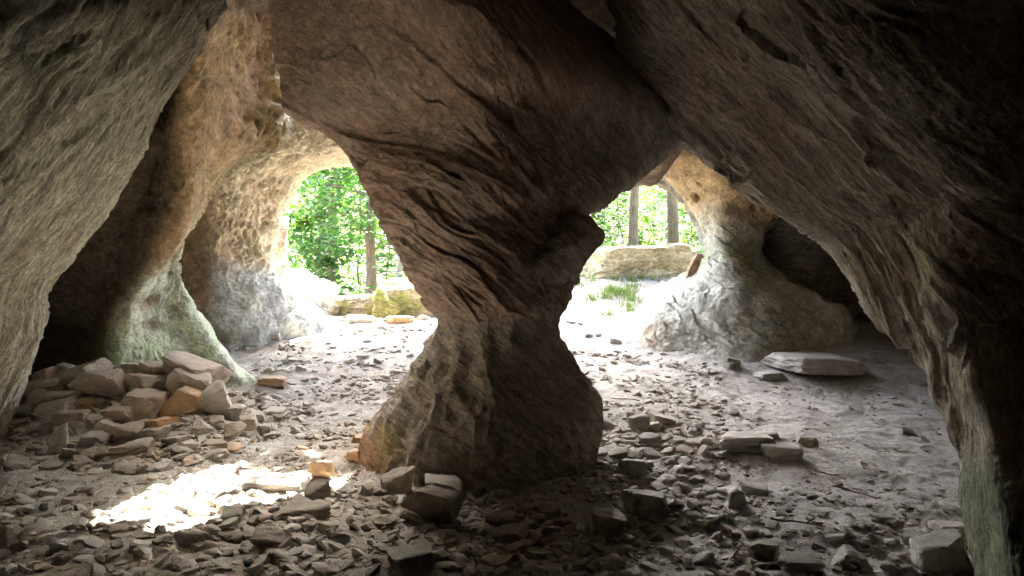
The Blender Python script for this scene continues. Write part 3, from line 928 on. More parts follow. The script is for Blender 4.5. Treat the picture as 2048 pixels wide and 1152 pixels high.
# ---- the roof: one vault sheet with real thickness, a lip over the two mouths and a gap that lets a sunbeam in
GAP_A, GAP_B = np.array([-1.74, 6.36]), np.array([-0.86, 7.52])
def build_roof():
    xs = np.arange(-7.0, 7.01, 0.09); ys = np.arange(-5.0, 10.61, 0.09)
    X, Y = np.meshgrid(xs, ys)
    x, y = X.ravel(), Y.ravel()
    p2 = np.stack([x, y, 0 * x], 1)
    lipn = noise(p2 * 0.8 + 5)
    h = 3.25 - 0.78 * sstep(6.6, 9.0, y) + 0.1 * sstep(2, 4, y) * sstep(7, 5, y)
    z = h - (h + 0.9) * np.clip(np.abs(x + 0.2) / 5.4, 0, 1.2) ** 7
    z = z - 4.2 * sstep(-1.0, -4.2, y)
    z += 0.10 * fbm(p2 * 0.9 + 2, 4) + 0.03 * ridged(p2 * 2.2, 3)
    z -= 0.75 * sstep(4.7, 5.5, y) * sstep(-1.0, -0.5, x) * sstep(2.2, 1.5, x) * sstep(9.0, 8.0, y)      # added baffle behind the pillar head, keeps skylight off the roof in front
    z = np.maximum(z, -1.0)
    ab = GAP_B - GAP_A
    tt = np.clip(((x - GAP_A[0]) * ab[0] + (y - GAP_A[1]) * ab[1]) / (ab @ ab), 0, 1)
    dist = np.hypot(x - GAP_A[0] - tt * ab[0], y - GAP_A[1] - tt * ab[1]) + 0.09 * noise(p2 * 2.5) + 0.09 * noise(p2 * 6)
    thick = 0.14 + 1.1 * sstep(0.3, 1.5, dist) * (1 - 0.7 * sstep(9.0, 10.6, y)) * (1 - 0.8 * sstep(7.0, 8.2, y) * sstep(-1.6, -0.8, x) * sstep(1.8, 1.0, x))
    sky_bay = sstep(-1.0, -0.5, x) * sstep(1.25, 0.75, x)  # unseen opening cut behind the pillar to bring skylight onto the floor
    lip = y < 10.25 + 0.3 * lipn - 2.7 * sky_bay
    keep_v = (dist > 0.33) & lip
    ny, nx = X.shape
    idx = np.arange(nx * ny).reshape(ny, nx)
    f = np.stack([idx[:-1, :-1], idx[:-1, 1:], idx[1:, 1:], idx[1:, :-1]], -1).reshape(-1, 4)
    f = f[keep_v[f].all(1)]
    nV = nx * ny
    low = np.stack([x, y, z], 1)
    up = np.stack([x, y, z + thick], 1)
    V = np.concatenate([low, up])
    ed = np.concatenate([f[:, [0, 1]], f[:, [1, 2]], f[:, [2, 3]], f[:, [3, 0]]])
    key = np.sort(ed, 1)
    _, inv, cnt = np.unique(key[:, 0] * nV + key[:, 1], return_inverse=True, return_counts=True)
    be = ed[cnt[inv] == 1]
    side = np.stack([be[:, 0], be[:, 1], be[:, 1] + nV, be[:, 0] + nV], -1)
    faces = np.concatenate([f[:, ::-1], f + nV, side])
    used = np.unique(faces)
    remap = np.zeros(2 * nV, int); remap[used] = np.arange(len(used))
    V = V[used]
    n = fbm(V * 1.5, 3)
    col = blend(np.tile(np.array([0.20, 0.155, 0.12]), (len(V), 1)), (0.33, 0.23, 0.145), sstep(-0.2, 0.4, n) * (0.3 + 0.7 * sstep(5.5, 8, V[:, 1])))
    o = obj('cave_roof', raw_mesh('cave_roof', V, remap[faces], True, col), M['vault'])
    tag(o, 'dark sandstone roof of the cave above pillar and columns', None, None, 'structure')
build_roof()

# ------------------------------------------------------------------ stones
def ico(sub):
    bm = bmesh.new()
    bmesh.ops.create_icosphere(bm, subdivisions=sub, radius=1.0)
    v = np.array([q.co[:] for q in bm.verts]); bm.verts.index_update()
    f = np.array([[q.index for q in fa.verts] for fa in bm.faces])
    bm.free()
    return v, f
ICO = {k: ico(k) for k in (1, 2, 3, 4, 5)}

def stone_shape(seed, dims, sub=3, blocky=0.5, rough=0.03):
    """broken rock: a ball cut flat by many planes, then worn. dims are full extents"""
    r = np.random.default_rng(seed)
    v, f = ICO[sub]
    nrm = []
    off = []
    for a in ((1, 0, 0), (-1, 0, 0), (0, 1, 0), (0, -1, 0), (0, 0, 1), (0, 0, -1)):
        q = unit(np.array(a, float) + r.normal(0, 0.16 if dims[2] < 0.6 * dims[0] else 0.26, 3)); nrm.append(q); off.append(r.uniform(0.56, 0.76) * (1 - 0.15 * blocky))
    for k in range(9):
        q = unit(r.normal(0, 1, 3)); nrm.append(q); off.append(r.uniform(0.62 + 0.12 * blocky, 1.0))
    nrm = np.array(nrm); off = np.array(off)
    dots = v @ nrm.T
    kk = r.uniform(15, 24) + 14 * blocky
    rad = np.sum(np.maximum(dots / off, 0) ** kk, axis=1) ** (-1 / kk)
    q = v * rad[:, None]
    s1 = r.uniform(0, 90)
    q = q * (1 + 2.2 * rough * fbm(q * 1.8 + s1, 2) + rough * 1.7 * ridged(q * 3.8 + s1, 3) + rough * 0.6 * noise(q * 13 + s1))[:, None]
    lo, hi = q.min(0), q.max(0)
    q = (q - (lo + hi) / 2) / (hi - lo) * np.array(dims)
    return q, f

def stone_mesh(name, seed, dims, sub=3, **kw):
    q, f = stone_shape(seed, dims, sub, **kw)
    me = raw_mesh(name, q, f, True)
    me.set_sharp_from_angle(angle=math.radians(34))
    return me

def hero(name, seed, px, py, w, h, label, cat='stone', mat='stone', d=None, roll=0.0, depth=0.8, group=None, sub=4, yaw=None, blocky=0.5, sink=0.15, pitch=0.0):
    """a stone whose middle shows at (px,py), w x h photo pixels large; it stands on the ground unless d is given"""
    if d is None:
        base = ground_at(px, py + h * 0.5 * (1 - sink))
        d = base[1] + 0.35 * w / FPX * base[1] * depth
        W = w / FPX * d
        H = h / FPX * d * (0.8 if h < 0.62 * w else 0.95)
        z = G(base[0], d) + H * (0.5 - sink)
        loc = (P(px, py, d)[0], d, z)
    else:
        W, H = w / FPX * d, h / FPX * d
        loc = tuple(P(px, py, d))
    W, H = (W * 1.1, H * 1.12) if name == 'stacked_stone' else (W, H)
    me = stone_mesh(name, seed, (W * 1.04, W * depth, H * 1.06), sub, blocky=blocky)
    o = obj(name, me, M[mat])
    o.location = loc
    o.rotation_euler = (pitch, roll, (random.uniform(-0.2, 0.2) if yaw is None else yaw))
    tag(o, label, cat, group)
    return o

LANDMARKS, PENDING = [], []
def short(lab):
    import re
    return re.split(r',| in | at | on | beside | below | lying | standing | resting | tucked | between | carrying | tilted | slanting | closing | wedged | touching | leaning | glaring | scattered | propping | perched | near | just | behind | by | with | low ', lab)[0]
def later(o, px, py, word, group, noun='stone'):
    PENDING.append((o, px, py, word, noun)); tag(o, noun, noun.split()[-1], group)
ORD = ['nearest', 'second', 'third', 'fourth', 'fifth', 'sixth', 'seventh', 'eighth', 'ninth', 'tenth', 'eleventh', 'twelfth', 'thirteenth', 'fourteenth', 'fifteenth', 'sixteenth']
def name_the_rest():
    sets = {}
    for o, px, py, word, noun in PENDING:
        L = min(LANDMARKS, key=lambda q: (q[0] - px) ** 2 + (1.6 * (q[1] - py)) ** 2)
        dx, dy = px - L[0], 1.6 * (py - L[1])
        side = ('right of' if dx > 0 else 'left of') if abs(dx) > abs(dy) else ('in front of' if dy > 0 else 'behind')
        sets.setdefault((L[2], side, noun), []).append((dx * dx + dy * dy, o, word))
    for (lm, side, noun), q in sets.items():
        q.sort(key=lambda t_: t_[0])
        for i, (_, o, word) in enumerate(q):
            o['label'] = ('%s %s %s the %s' % (word, noun + (',' if i == 0 else ', the'), (ORD[i] + ' one ' if i else 'directly ') + side, lm)).strip()

# the stacked stones by the left wall
pile = [
    (209, 775, 104, 64, 0.02, 'stone_pile', 'largest brown block in the stack, broad flat top facing the openings'),
    (292, 768, 78, 44, 0.05, 'stone_pile', 'pitted pinkish stone between the largest block and the tilted slabs'),
    (389, 767, 80, 46, 0.35, 'stone_pile', 'tan slab tilted down towards the path, under the long top slab'),
    (386, 738, 108, 36, 0.32, 'stone_pile', 'long reddish slab slanting across the very top of the stack'),
    (363, 806, 80, 56, 0.05, 'stone_orange', 'rounded orange-faced stone in the middle of the stack'),
    (436, 800, 60, 66, 0.15, 'stone_pale', 'upright grey stone closing the path end of the stack'),
    (282, 811, 82, 46, 0.08, 'stone_pile', 'buff stone with pale flat top below the pitted pinkish stone'),
    (167, 751, 84, 42, -0.35, 'stone_pile', 'long stone tilted up towards the openings, back of the stack'),
    (112, 822, 74, 38, 0.0, 'stone_pale', 'grey flat-topped stone at the wall end of the stack'),
    (151, 842, 56, 48, -0.2, 'stone_pile', 'brown wedge stone below the grey flat-topped stone'),
    (243, 832, 60, 38, 0.1, 'stone_pile', 'pinkish stone tucked below the buff stone'),
    (313, 848, 66, 26, -0.05, 'stone_orange', 'thin orange slab lying below the rounded orange-faced stone'),
    (258, 866, 66, 42, 0.0, 'stone_pile', 'blocky pinkish stone resting on the lowest brown block'),
    (261, 902, 74, 40, 0.06, 'stone_pile', 'lowest brown block at the front of the stack'),
    (193, 884, 50, 34, 0.1, 'stone_pale', 'rounded grey stone low in the stack beside the blocky pinkish one'),
    (190, 848, 42, 30, 0.0, 'stone_pile', None),
    (216, 862, 42, 36, 0.3, 'stone_pale', None),
    (115, 898, 34, 88, 0.12, 'stone_pale', 'tall thin slab standing on edge at the dark end of the stack'),
    (143, 918, 42, 42, 0.2, 'stone', None),
    (190, 924, 48, 50, 0.0, 'stone', 'dark squat stone at the front foot of the stack'),
    (88, 772, 68, 26, -0.15, 'stone_pile', 'flat stone lying against the leaning wall at the back of the stack'),
    (91, 748, 40, 28, 0.0, 'stone_pile', None),
    (128, 794, 58, 30, 0.1, 'stone_pile', None),
    (134, 740, 34, 24, 0.0, 'stone_pale', None),
    (268, 736, 44, 20, 0.0, 'stone_pale', None),
    (310, 742, 50, 26, 0.25, 'stone_pile', None),
    (167, 808, 40, 18, 0.1, 'stone_orange', 'small rusty sliver wedged beside the largest brown block'),
    (308, 871, 52, 30, 0.0, 'stone', None),
    (350, 884, 46, 26, 0.0, 'stone', None),
    (404, 858, 36, 28, 0.2, 'stone_pale', None),
    (271, 938, 52, 22, 0.0, 'stone_orange', 'flat orange stone on the ground in front of the stack'),
    (72, 800, 34, 38, 0.2, 'stone_pile', None),
    (360, 906, 38, 26, 0.1, 'stone', None),
    (467, 863, 40, 30, 0.0, 'stone', None),
    (330, 780, 40, 36, 0.0, 'stone', None),
    (240, 800, 44, 34, 0.0, 'stone', None),
    (150, 872, 44, 36, 0.0, 'stone', None),
    (225, 892, 44, 34, 0.0, 'stone', None),
    (330, 828, 44, 34, 0.0, 'stone', None),
    (404, 826, 44, 38, 0.0, 'stone', None),
    (90, 850, 48, 44, 0.0, 'stone', None),
    (190, 815, 50, 34, 0.0, 'stone', None),
    (40, 790, 44, 34, 0.1, 'stone_pile', None),
    (48, 835, 50, 40, 0.0, 'stone', None),
    (60, 880, 46, 38, 0.2, 'stone', None),
    (85, 925, 44, 30, 0.0, 'stone', None),
    (40, 925, 40, 34, 0.0, 'stone', None),
    (235, 925, 40, 30, 0.1, 'stone', None),
    (310, 905, 46, 34, 0.0, 'stone_pile', None),
    (395, 885, 42, 30, 0.2, 'stone', None),
    (430, 850, 42, 32, 0.0, 'stone_pile', None),
    (340, 855, 40, 30, 0.0, 'stone', None),
    (470, 825, 36, 28, 0.1, 'stone_pale', None),
    (495, 845, 34, 24, 0.0, 'stone', None),
    (445, 885, 34, 24, 0.0, 'stone', None),
    (160, 785, 44, 28, 0.0, 'stone', None),
    (250, 745, 40, 24, 0.0, 'stone_pile', None),
    (345, 745, 36, 22, 0.0, 'stone', None),
    (120, 860, 40, 34, 0.2, 'stone', None),
    (170, 905, 38, 32, 0.0, 'stone_pile', None),
]
for i, (px, py, w, h, roll, mt, lab) in enumerate(pile):
    d = 4.55 + (930 - py) / 200 * 1.12 + (0.12 if i >= 34 else 0)
    o = hero('stacked_stone', 100 + i, px, py, w, h, lab, 'stone', mt, d=d, roll=roll, depth=0.85, group='stones stacked by the left wall', blocky=0.9)
    if lab: LANDMARKS.append((px, py, short(lab)))
    else: later(o, px, py, {'stone_pile': 'small pinkish', 'stone_pale': 'small pale', 'stone': 'small grey'}[mt], 'stones stacked by the left wall')

# single stones one can point to
heroes = [
    (796, 966, 68, 66, 'squared reddish stone standing upright at the foot of the pillar', 'stone_pile', 0.0),
    (866, 1022, 112, 92, 'large dark boulder-like stone in front of the pillar carrying a second stone', 'stone', 0.1),
    (640, 990, 58, 46, 'dark grey angular stone in shade beside the sunlit slab', 'stone', 0.0),
    (615, 1032, 96, 40, 'flat brown block in shade below the sunlit slab', 'stone', 0.0),
    (556, 972, 120, 40, 'long flat slab glaring white in the sun patch', 'stone_pale', 0.0),
    (1292, 1018, 92, 62, 'wedge-shaped dark stone on the floor below the rubble by the pillar', 'stone', 0.0),
    (1216, 1060, 86, 56, 'dark rugged stone lying closer than the wedge-shaped dark stone', 'stone', 0.2),
    (1278, 852, 42, 40, 'dark round stone propping a flat one on the floor beyond the pillar foot', 'stone', 0.0),
    (1322, 842, 54, 26, 'flat grey stone leaning on a dark round stone beyond the pillar foot', 'stone_pale', 0.2),
    (1300, 880, 40, 24, 'small dark slab just in front of the propped flat stone', 'stone', 0.0),
    (1490, 890, 104, 44, 'long pale flat stone, the larger of a pair on the trodden floor', 'stone_pale', -0.12),
    (1562, 908, 76, 38, 'pale flat stone, the smaller of a pair on the trodden floor', 'stone_pale', 0.0),
    (1535, 872, 50, 24, 'pale stone tucked behind the pair of flat stones', 'stone_pale', 0.0),
    (1632, 738, 176, 44, 'broad flat pale slab lying at the foot of the holed column', 'stone_pale', 0.03),
    (1540, 752, 56, 18, 'thin flake lying against the broad pale slab', 'stone_pale', 0.0),
    (1512, 708, 38, 26, 'small dark knobbly stone touching the foot of the holed column', 'stone', 0.0),
    (1464, 726, 30, 24, 'small dark stone on the floor near the holed column foot', 'stone', 0.0),
    (1616, 886, 34, 22, 'small dark stone on the sand beside the pair of flat stones', 'stone', 0.0),
    (1508, 980, 52, 28, 'flat grey stone on the floor nearer than the flat pair', 'stone_pale', 0.0),
    (1474, 1002, 40, 42, 'lumpy grey stone beside a flat grey one on the floor', 'stone', 0.0),
    (1880, 1118, 96, 84, 'large pointed grey stone standing at the foot of the layered wall', 'stone_pale', 0.0),
    (1896, 1066, 66, 38, 'squat pale stone behind the pointed grey stone', 'stone_pale', 0.0),
    (1700, 1130, 70, 44, 'pale rounded stone at the bottom edge beside the pointed stone', 'stone_pale', 0.1),
    (1600, 1134, 76, 40, 'greenish flat-topped stone at the bottom edge of the floor', 'stone', 0.0),
    (1528, 1112, 62, 44, 'brown block near the bottom edge of the trodden floor', 'stone', 0.0),
    (1828, 1088, 46, 34, 'dark stone between the squat pale stone and the rubble', 'stone', 0.0),
    (1815, 866, 30, 20, 'small dark stone on the bare sand near the layered wall', 'stone', 0.3),
    (1840, 712, 36, 20, 'dull stone lying in the dark hollow beyond the layered wall', 'stone', 0.0),
    (390, 1086, 66, 44, 'angular olive-grey stone in the near rubble below the sun patch', 'stone', 0.0),
    (540, 1086, 68, 44, 'blocky pinkish-grey stone in the near rubble below the dark shaded block', 'stone', 0.0),
    (545, 766, 60, 28, 'orange-faced stone on the path beyond the stacked stones', 'stone_orange', 0.0),
    (441, 683, 48, 30, 'dark stone at the foot of the pale pitted column', 'stone', 0.0),
    (540, 676, 42, 24, 'pale stone on the path under the leafy arch, near the pitted column', 'stone_pale', 0.0),
    (543, 826, 54, 22, 'greenish flat stone on the path beside the stacked stones', 'stone_pale', 0.0),
    (1010, 1074, 90, 44, 'broad low stone in the dark rubble in front of the pillar', 'stone', 0.0),
    (1140, 945, 40, 34, 'dark rounded stone touching the right foot of the pillar', 'stone', 0.0),
    (1240, 912, 50, 26, 'flat dark stone in the rubble at the right foot of the pillar', 'stone', 0.0),
    (1268, 940, 60, 40, 'dark slanting stone in the rubble at the right foot of the pillar', 'stone', 0.3),
    (820, 1130, 92, 46, 'large dim stone at the bottom edge below the pillar', 'stone', 0.0),
    (12, 1085, 36, 62, 'dark stone cut off by the left edge of the near rubble', 'stone', 0.0),
    (726, 882, 40, 24, 'orange chip of stone touching the left toe of the pillar', 'stone_orange', 0.2),
    (712, 915, 34, 36, 'rusty orange stone standing by the left toe of the pillar', 'stone_orange', 0.0),
    (500, 1012, 40, 20, 'flat stone at the shaded edge of the sun patch', 'stone', 0.0),
    (300, 1020, 34, 18, 'small orange chip in the sun patch at its far left end', 'stone_orange', 0.0),
]
for i, (px, py, w, h, lab, mt, roll) in enumerate(heroes):
    hero('loose_stone', 340 + i, px, py, w, h, lab, 'stone', mt, roll=roll, group='single stones on the cave floor', blocky=0.7 if h < w * 0.6 else 0.4)
    LANDMARKS.append((px, py, short(lab)))
hero('loose_stone', 391, 888, 978, 82, 44, 'dark block resting on top of the large stone before the pillar', 'stone', 'stone', d=3.95, group='single stones on the cave floor', roll=0.1)
hero('loose_stone', 392, 641, 940, 46, 42, 'orange-fronted stone perched on the sunlit slab by the pillar', 'stone', 'stone_orange', d=4.22, group='single stones on the cave floor', roll=-0.1)  # the warmth of bounced sun is put into its colour

# the larger rubble, stone by stone (twenty-four shapes, shared)
shapes = [stone_mesh('rubble_stone', 500 + k, (1.0, random.uniform(0.65, 0.95), random.uniform(0.38, 0.72)), 3, blocky=random.random()) for k in range(24)]
for s_ in shapes: s_.materials.append(M['stone'])
areas = [  # px range, py range, how many, size range in photo pixels, label
    ((0, 330), (1020, 1150), 34, (22, 46), 'angular brown stone in the dim rubble along the near floor by the left edge'),
    ((330, 720), (1040, 1150), 46, (24, 56), 'angular grey stone in the near rubble below the sun patch'),
    ((720, 1120), (1020, 1150), 40, (22, 52), 'dim stone in the dark rubble before the pillar'),
    ((1120, 1420), (880, 1150), 56, (20, 50), 'stone in the shaded rubble heaped at the right foot of the pillar'),
    ((1420, 1930), (1030, 1150), 40, (18, 46), 'grey stone among the near rubble on the trodden floor'),
    ((330, 620), (820, 1000), 30, (16, 34), 'small stone in the rubble between the stack and the sun patch'),
    ((280, 690), (900, 1030), 24, (16, 36), 'small rusty chip lying in the glaring sun patch'),  # these chips get the orange of warm bounced sunlight
    ((420, 860), (640, 800), 34, (14, 30), 'small stone strewn over the bright path below the leafy arch'),
    ((1130, 1480), (640, 860), 16, (14, 28), 'small stone on the floor leading to the boulder opening'),
    ((1450, 1900), (760, 1030), 14, (12, 24), 'small dark stone scattered over the bare sandy floor'),
]
placed = []
for (xr, yr, cnt, sz, lab) in areas:
    k = 0; tries = 0
    while k < cnt and tries < 900:
        tries += 1
        px, py = random.uniform(*xr), random.uniform(*yr)
        w = sz[0] + (sz[1] - sz[0]) * random.random() ** 1.8
        g = ground_at(px, py)
        r_ = 0.5 * w / FPX * g[1]
        if any((g[0] - a) ** 2 + (g[1] - b_) ** 2 < (0.75 * (r_ + c_)) ** 2 for a, b_, c_ in placed): continue
        if (g[0] + 0.05) ** 2 + (g[1] - 4.7) ** 2 < 0.62 ** 2: continue
        placed.append((g[0], g[1], r_))
        me = random.choice(shapes)
        o = obj('rubble_stone', me, None)
        if 'rusty' in lab:
            o.material_slots[0].link = 'OBJECT'; o.material_slots[0].material = M['stone_orange']
        S = w / FPX * g[1]
        o.scale = (S, S * random.uniform(0.8, 1.2), S * random.uniform(0.75, 1.1))
        o.rotation_euler = (random.uniform(-0.3, 0.3), random.uniform(-0.3, 0.3), random.uniform(0, 6.28))
        o.location = (g[0], g[1], G(g[0], g[1]) + 0.10 * S)
        later(o, px, py, ('small' if w < 24 else 'middling' if w < 36 else 'larger') + (' orange' if 'rusty' in lab else ' loose'), 'loose rubble stones on the cave floor')
        k += 1

# gravel: far too much to count
def build_gravel(name, label, coarse):
    pts = []
    sub = 2 if coarse else 1
    def scatter(n, xr, yr, s0, s1, thr=-0.15):
        px, py = rng.uniform(*xr, n), rng.uniform(*yr, n)
        d = np.clip(EYE / ((py - HORIZON) / FPX), 2.0, 12)
        for _ in range(3):
            x = (px - 1024) / FPX * d
            d = (EYE - G(x, d)) / ((py - HORIZON) / FPX)
        x = (px - 1024) / FPX * d
        s = s0 + (s1 - s0) * rng.random(n) ** 2.5
        s = s / FPX * d
        k = noise(np.stack([x * 1.6, d * 1.6, 0 * x], 1)) + rng.normal(0, 0.25, n)
        keep = (k > thr) & (d > 1.5) & (d < 13)
        for a, b_, c_ in zip(x[keep], d[keep], s[keep]): pts.append((a, b_, c_))
    if not coarse:
        scatter(3600, (-60, 1150), (960, 1190), 6, 22)
        scatter(2600, (150, 760), (780, 1000), 5, 18)
        scatter(2600, (380, 900), (620, 800), 4, 13)
        scatter(2600, (1080, 1450), (800, 1180), 5, 20)
        scatter(2200, (1400, 1980), (980, 1190), 5, 18)
        scatter(3600, (1120, 1940), (640, 1040), 3, 11)
        scatter(700, (1130, 1420), (600, 720), 4, 12)
        # a belt of fallen grit round the pillar and under the stack
        for k in range(700):
            a = rng.uniform(0, 6.28); r_ = rng.uniform(0.62, 0.95)
            pts.append((-0.05 + 1.25 * r_ * math.cos(a), 4.7 + r_ * 0.9 * math.sin(a), rng.uniform(0.02, 0.055)))
        for k in range(900):
            x_, y_ = rng.uniform(-3.6, -1.9), rng.uniform(4.4, 6.2)
            pts.append((x_, y_, rng.uniform(0.025, 0.09)))
    else:
        scatter(1500, (-60, 1150), (985, 1200), 15, 46, -0.4)
        scatter(520, (1100, 1450), (850, 1190), 14, 40, -0.3)
        scatter(420, (1400, 1960), (1040, 1200), 12, 40, -0.3)
        scatter(420, (330, 720), (800, 1000), 12, 28)
        scatter(420, (420, 860), (650, 820), 9, 22)
        scatter(200, (1130, 1440), (650, 860), 9, 20)
        for k in range(220):
            pts.append((rng.uniform(-3.5, -1.8), rng.uniform(4.3, 6.2), rng.uniform(0.06, 0.15)))
    pts = np.array(pts)
    n = len(pts)
    shp = []
    for k in range(16):
        q, f = stone_shape(900 + k, (1, rng.uniform(0.6, 1.0), rng.uniform(0.42, 0.75)), sub)
        shp.append(q)
    f = ICO[sub][1]
    nv = len(shp[0])
    which = rng.integers(0, 16, n)
    V = np.stack(shp)[which] * pts[:, 2][:, None, None]
    a = rng.uniform(0, 6.28, n); ca, sa = np.cos(a), np.sin(a)
    tl = rng.normal(0, 0.25, n)
    x = V[..., 0] * ca[:, None] - V[..., 1] * sa[:, None]
    y = V[..., 0] * sa[:, None] + V[..., 1] * ca[:, None]
    z = V[..., 2] + x * tl[:, None]
    gz = G(pts[:, 0], pts[:, 1])
    V = np.stack([x + pts[:, 0][:, None], y + pts[:, 1][:, None], z + (gz + 0.12 * pts[:, 2])[:, None]], -1)
    F = (f[None] + (np.arange(n) * nv)[:, None, None]).reshape(-1, 3)
    pal = np.array([(0.29, 0.265, 0.23), (0.37, 0.335, 0.29), (0.33, 0.305, 0.265), (0.39, 0.335, 0.27), (0.43, 0.415, 0.38), (0.25, 0.24, 0.215)])
    col = np.repeat(pal[rng.integers(0, 6, n)] * rng.uniform(0.8, 1.2, n)[:, None], nv, 0)
    me = raw_mesh(name, V.reshape(-1, 3), F, coarse, col)
    if coarse: me.set_sharp_from_angle(angle=math.radians(30))
    tag(obj(name, me, M['gravel']), label, 'gravel', None, 'stuff')
build_gravel('gravel', 'loose gravel and chips covering the cave floor', False)
build_gravel('rubble', 'broken stones lying thick over the near floor', True)

# boulders outside the mouths
def boulder(px, py, w, h, d, seed, label, base, moss, depth=0.7, roll=0.0, flat=0.6):
    q, f = stone_shape(seed, (w / FPX * d, w / FPX * d * depth, h / FPX * d), 5, blocky=flat, rough=0.055)
    # finer relief
    v2, f2 = q, f
    loc = P(px, py, d)
    k = fbm(v2 * 2.5 + seed, 4)
    col = blend(np.tile(np.array(base), (len(v2), 1)), moss, sstep(-0.1, 0.4, k))
    me = raw_mesh('boulder', v2, f2, True, col)
    me.set_sharp_from_angle(angle=math.radians(35))
    o = obj('boulder', me, M['boulder'])
    o.location = loc
    o.rotation_euler = (0, roll, 0)
    return tag(o, label, 'boulder', 'boulders at the cave mouths')
boulder(812, 600, 150, 96, 10.9, 41, 'largest mossy boulder in the leafy arch, against the pillar', (0.36, 0.32, 0.22), (0.24, 0.25, 0.08), roll=-0.15)
boulder(698, 618, 130, 60, 11.2, 42, 'low yellowish boulder in the middle of the leafy arch', (0.38, 0.33, 0.24), (0.30, 0.29, 0.13), roll=-0.1)
boulder(652, 628, 70, 44, 11.0, 43, 'small boulder at the foot of the pitted column in the arch', (0.38, 0.33, 0.26), (0.33, 0.30, 0.18))
boulder(772, 618, 60, 70, 10.5, 47, 'narrow moss-green boulder leaning beside the largest boulder', (0.30, 0.28, 0.10), (0.22, 0.24, 0.06), roll=0.3)
boulder(1285, 536, 290, 104, 12.9, 57, 'long flat-topped boulder lying across the right opening', (0.42, 0.36, 0.22), (0.34, 0.31, 0.18), depth=0.5, roll=-0.13, flat=0.0)
boulder(1392, 540, 34, 70, 9.3, 45, 'upright rusty flake leaning on the holed column', (0.36, 0.22, 0.13), (0.42, 0.30, 0.2), depth=1.4, roll=0.35)
boulder(552, 482, 52, 110, 10.1, 46, 'knobbly reddish outcrop showing past the pitted column', (0.40, 0.27, 0.2), (0.44, 0.40, 0.36), depth=1.5)
boulder(600, 612, 130, 130, 10.2, 49, 'sloping grey rock behind the foot of the pitted column', (0.40, 0.39, 0.37), (0.46, 0.44, 0.38), depth=1.2, roll=0.55)
for i, (px, py, w, h, lab) in enumerate([(634, 652, 70, 20, 'thin brown slab lying on the path below the small boulder'), (725, 640, 60, 20, 'thin pale slab on the path below the low yellowish boulder'), (800, 640, 56, 22, 'tan slab on the path below the largest mossy boulder'), (1395, 590, 40, 18, 'small reddish stone beside the grass in the right opening'), (1330, 600, 44, 24, 'small grey stone beside the grass in the right opening')]):
    hero('loose_stone', 430 + i, px, py, w, h, lab, 'stone', 'stone_pale' if i % 2 else 'stone_orange', group='single stones at the mouths')

# ------------------------------------------------------------------ the wood outside
M['leaf_a'] = leaf_material('fresh_leaf', (0.03, 0.085, 0.022), (0.06, 0.12, 0.035))
M['leaf_b'] = leaf_material('yellow_green_leaf', (0.055, 0.105, 0.02), (0.09, 0.125, 0.03))
M['leaf_c'] = leaf_material('blue_green_leaf', (0.03, 0.08, 0.038), (0.06, 0.105, 0.05))
M['bark'] = bark_material('furrowed_bark', (0.07, 0.05, 0.032), (0.15, 0.11, 0.065))
M['bark_grey'] = bark_material('grey_bark', (0.12, 0.11, 0.09), (0.22, 0.20, 0.17))

def leaves(centres, size, r, flat=0.5, ln=2.0):
    """pointed, slightly folded leaves (6 corners, 4 triangles) at the given points"""
    n = len(centres)
    nrm = r.normal(0, 1, (n, 3)) * np.array([1 - flat, 1 - flat, 0.35]) + np.array([0, 0, flat * 1.4])
    nrm /= np.linalg.norm(nrm, axis=1)[:, None]
    t = r.normal(0, 1, (n, 3)); t -= nrm * np.sum(t * nrm, 1)[:, None]
    t /= np.linalg.norm(t, axis=1)[:, None]
    b_ = np.cross(nrm, t)
    s = size * r.uniform(0.6, 1.3, n)[:, None]
    w = s / ln
    V = np.stack([centres - t * s * 0.5, centres - t * s * 0.05 + b_ * w * 0.5 - nrm * w * 0.18, centres + t * s * 0.5 - nrm * s * 0.12, centres - t * s * 0.05 - b_ * w * 0.5 - nrm * w * 0.18], 1)
    base = (np.arange(n) * 4)[:, None]
    F = np.concatenate([base + np.array([0, 1, 2]), base + np.array([0, 2, 3])])
    return V.reshape(-1, 3), F

def tube(path, radii, seg=10):
    path = np.array(path, float); k = len(path)
    tg = np.gradient(path, axis=0); tg /= np.linalg.norm(tg, axis=1)[:, None] + 1e-9
    ref = np.array([0.9, 0.3, 0.2])
    u = np.cross(tg, ref); u /= np.linalg.norm(u, axis=1)[:, None]
    v = np.cross(tg, u)
    a = np.linspace(0, 2 * math.pi, seg, endpoint=False)
    V = path[:, None] + (u[:, None] * np.cos(a)[None, :, None] + v[:, None] * np.sin(a)[None, :, None]) * np.asarray(radii)[:, None, None]
    idx = np.arange(k * seg).reshape(k, seg); nx = np.roll(idx, -1, 1)
    F = np.stack([idx[:-1], nx[:-1], nx[1:], idx[1:]], -1).reshape(-1, 4)
    return V.reshape(-1, 3), F

def join(parts):
    V, F, o = [], [], 0
    for v, f in parts:
        V.append(v); F.append(f + o); o += len(v)
    ks = sorted({f.shape[1] for f in F})
    return np.concatenate(V), [np.concatenate([f for f in F if f.shape[1] == k]) for k in ks]

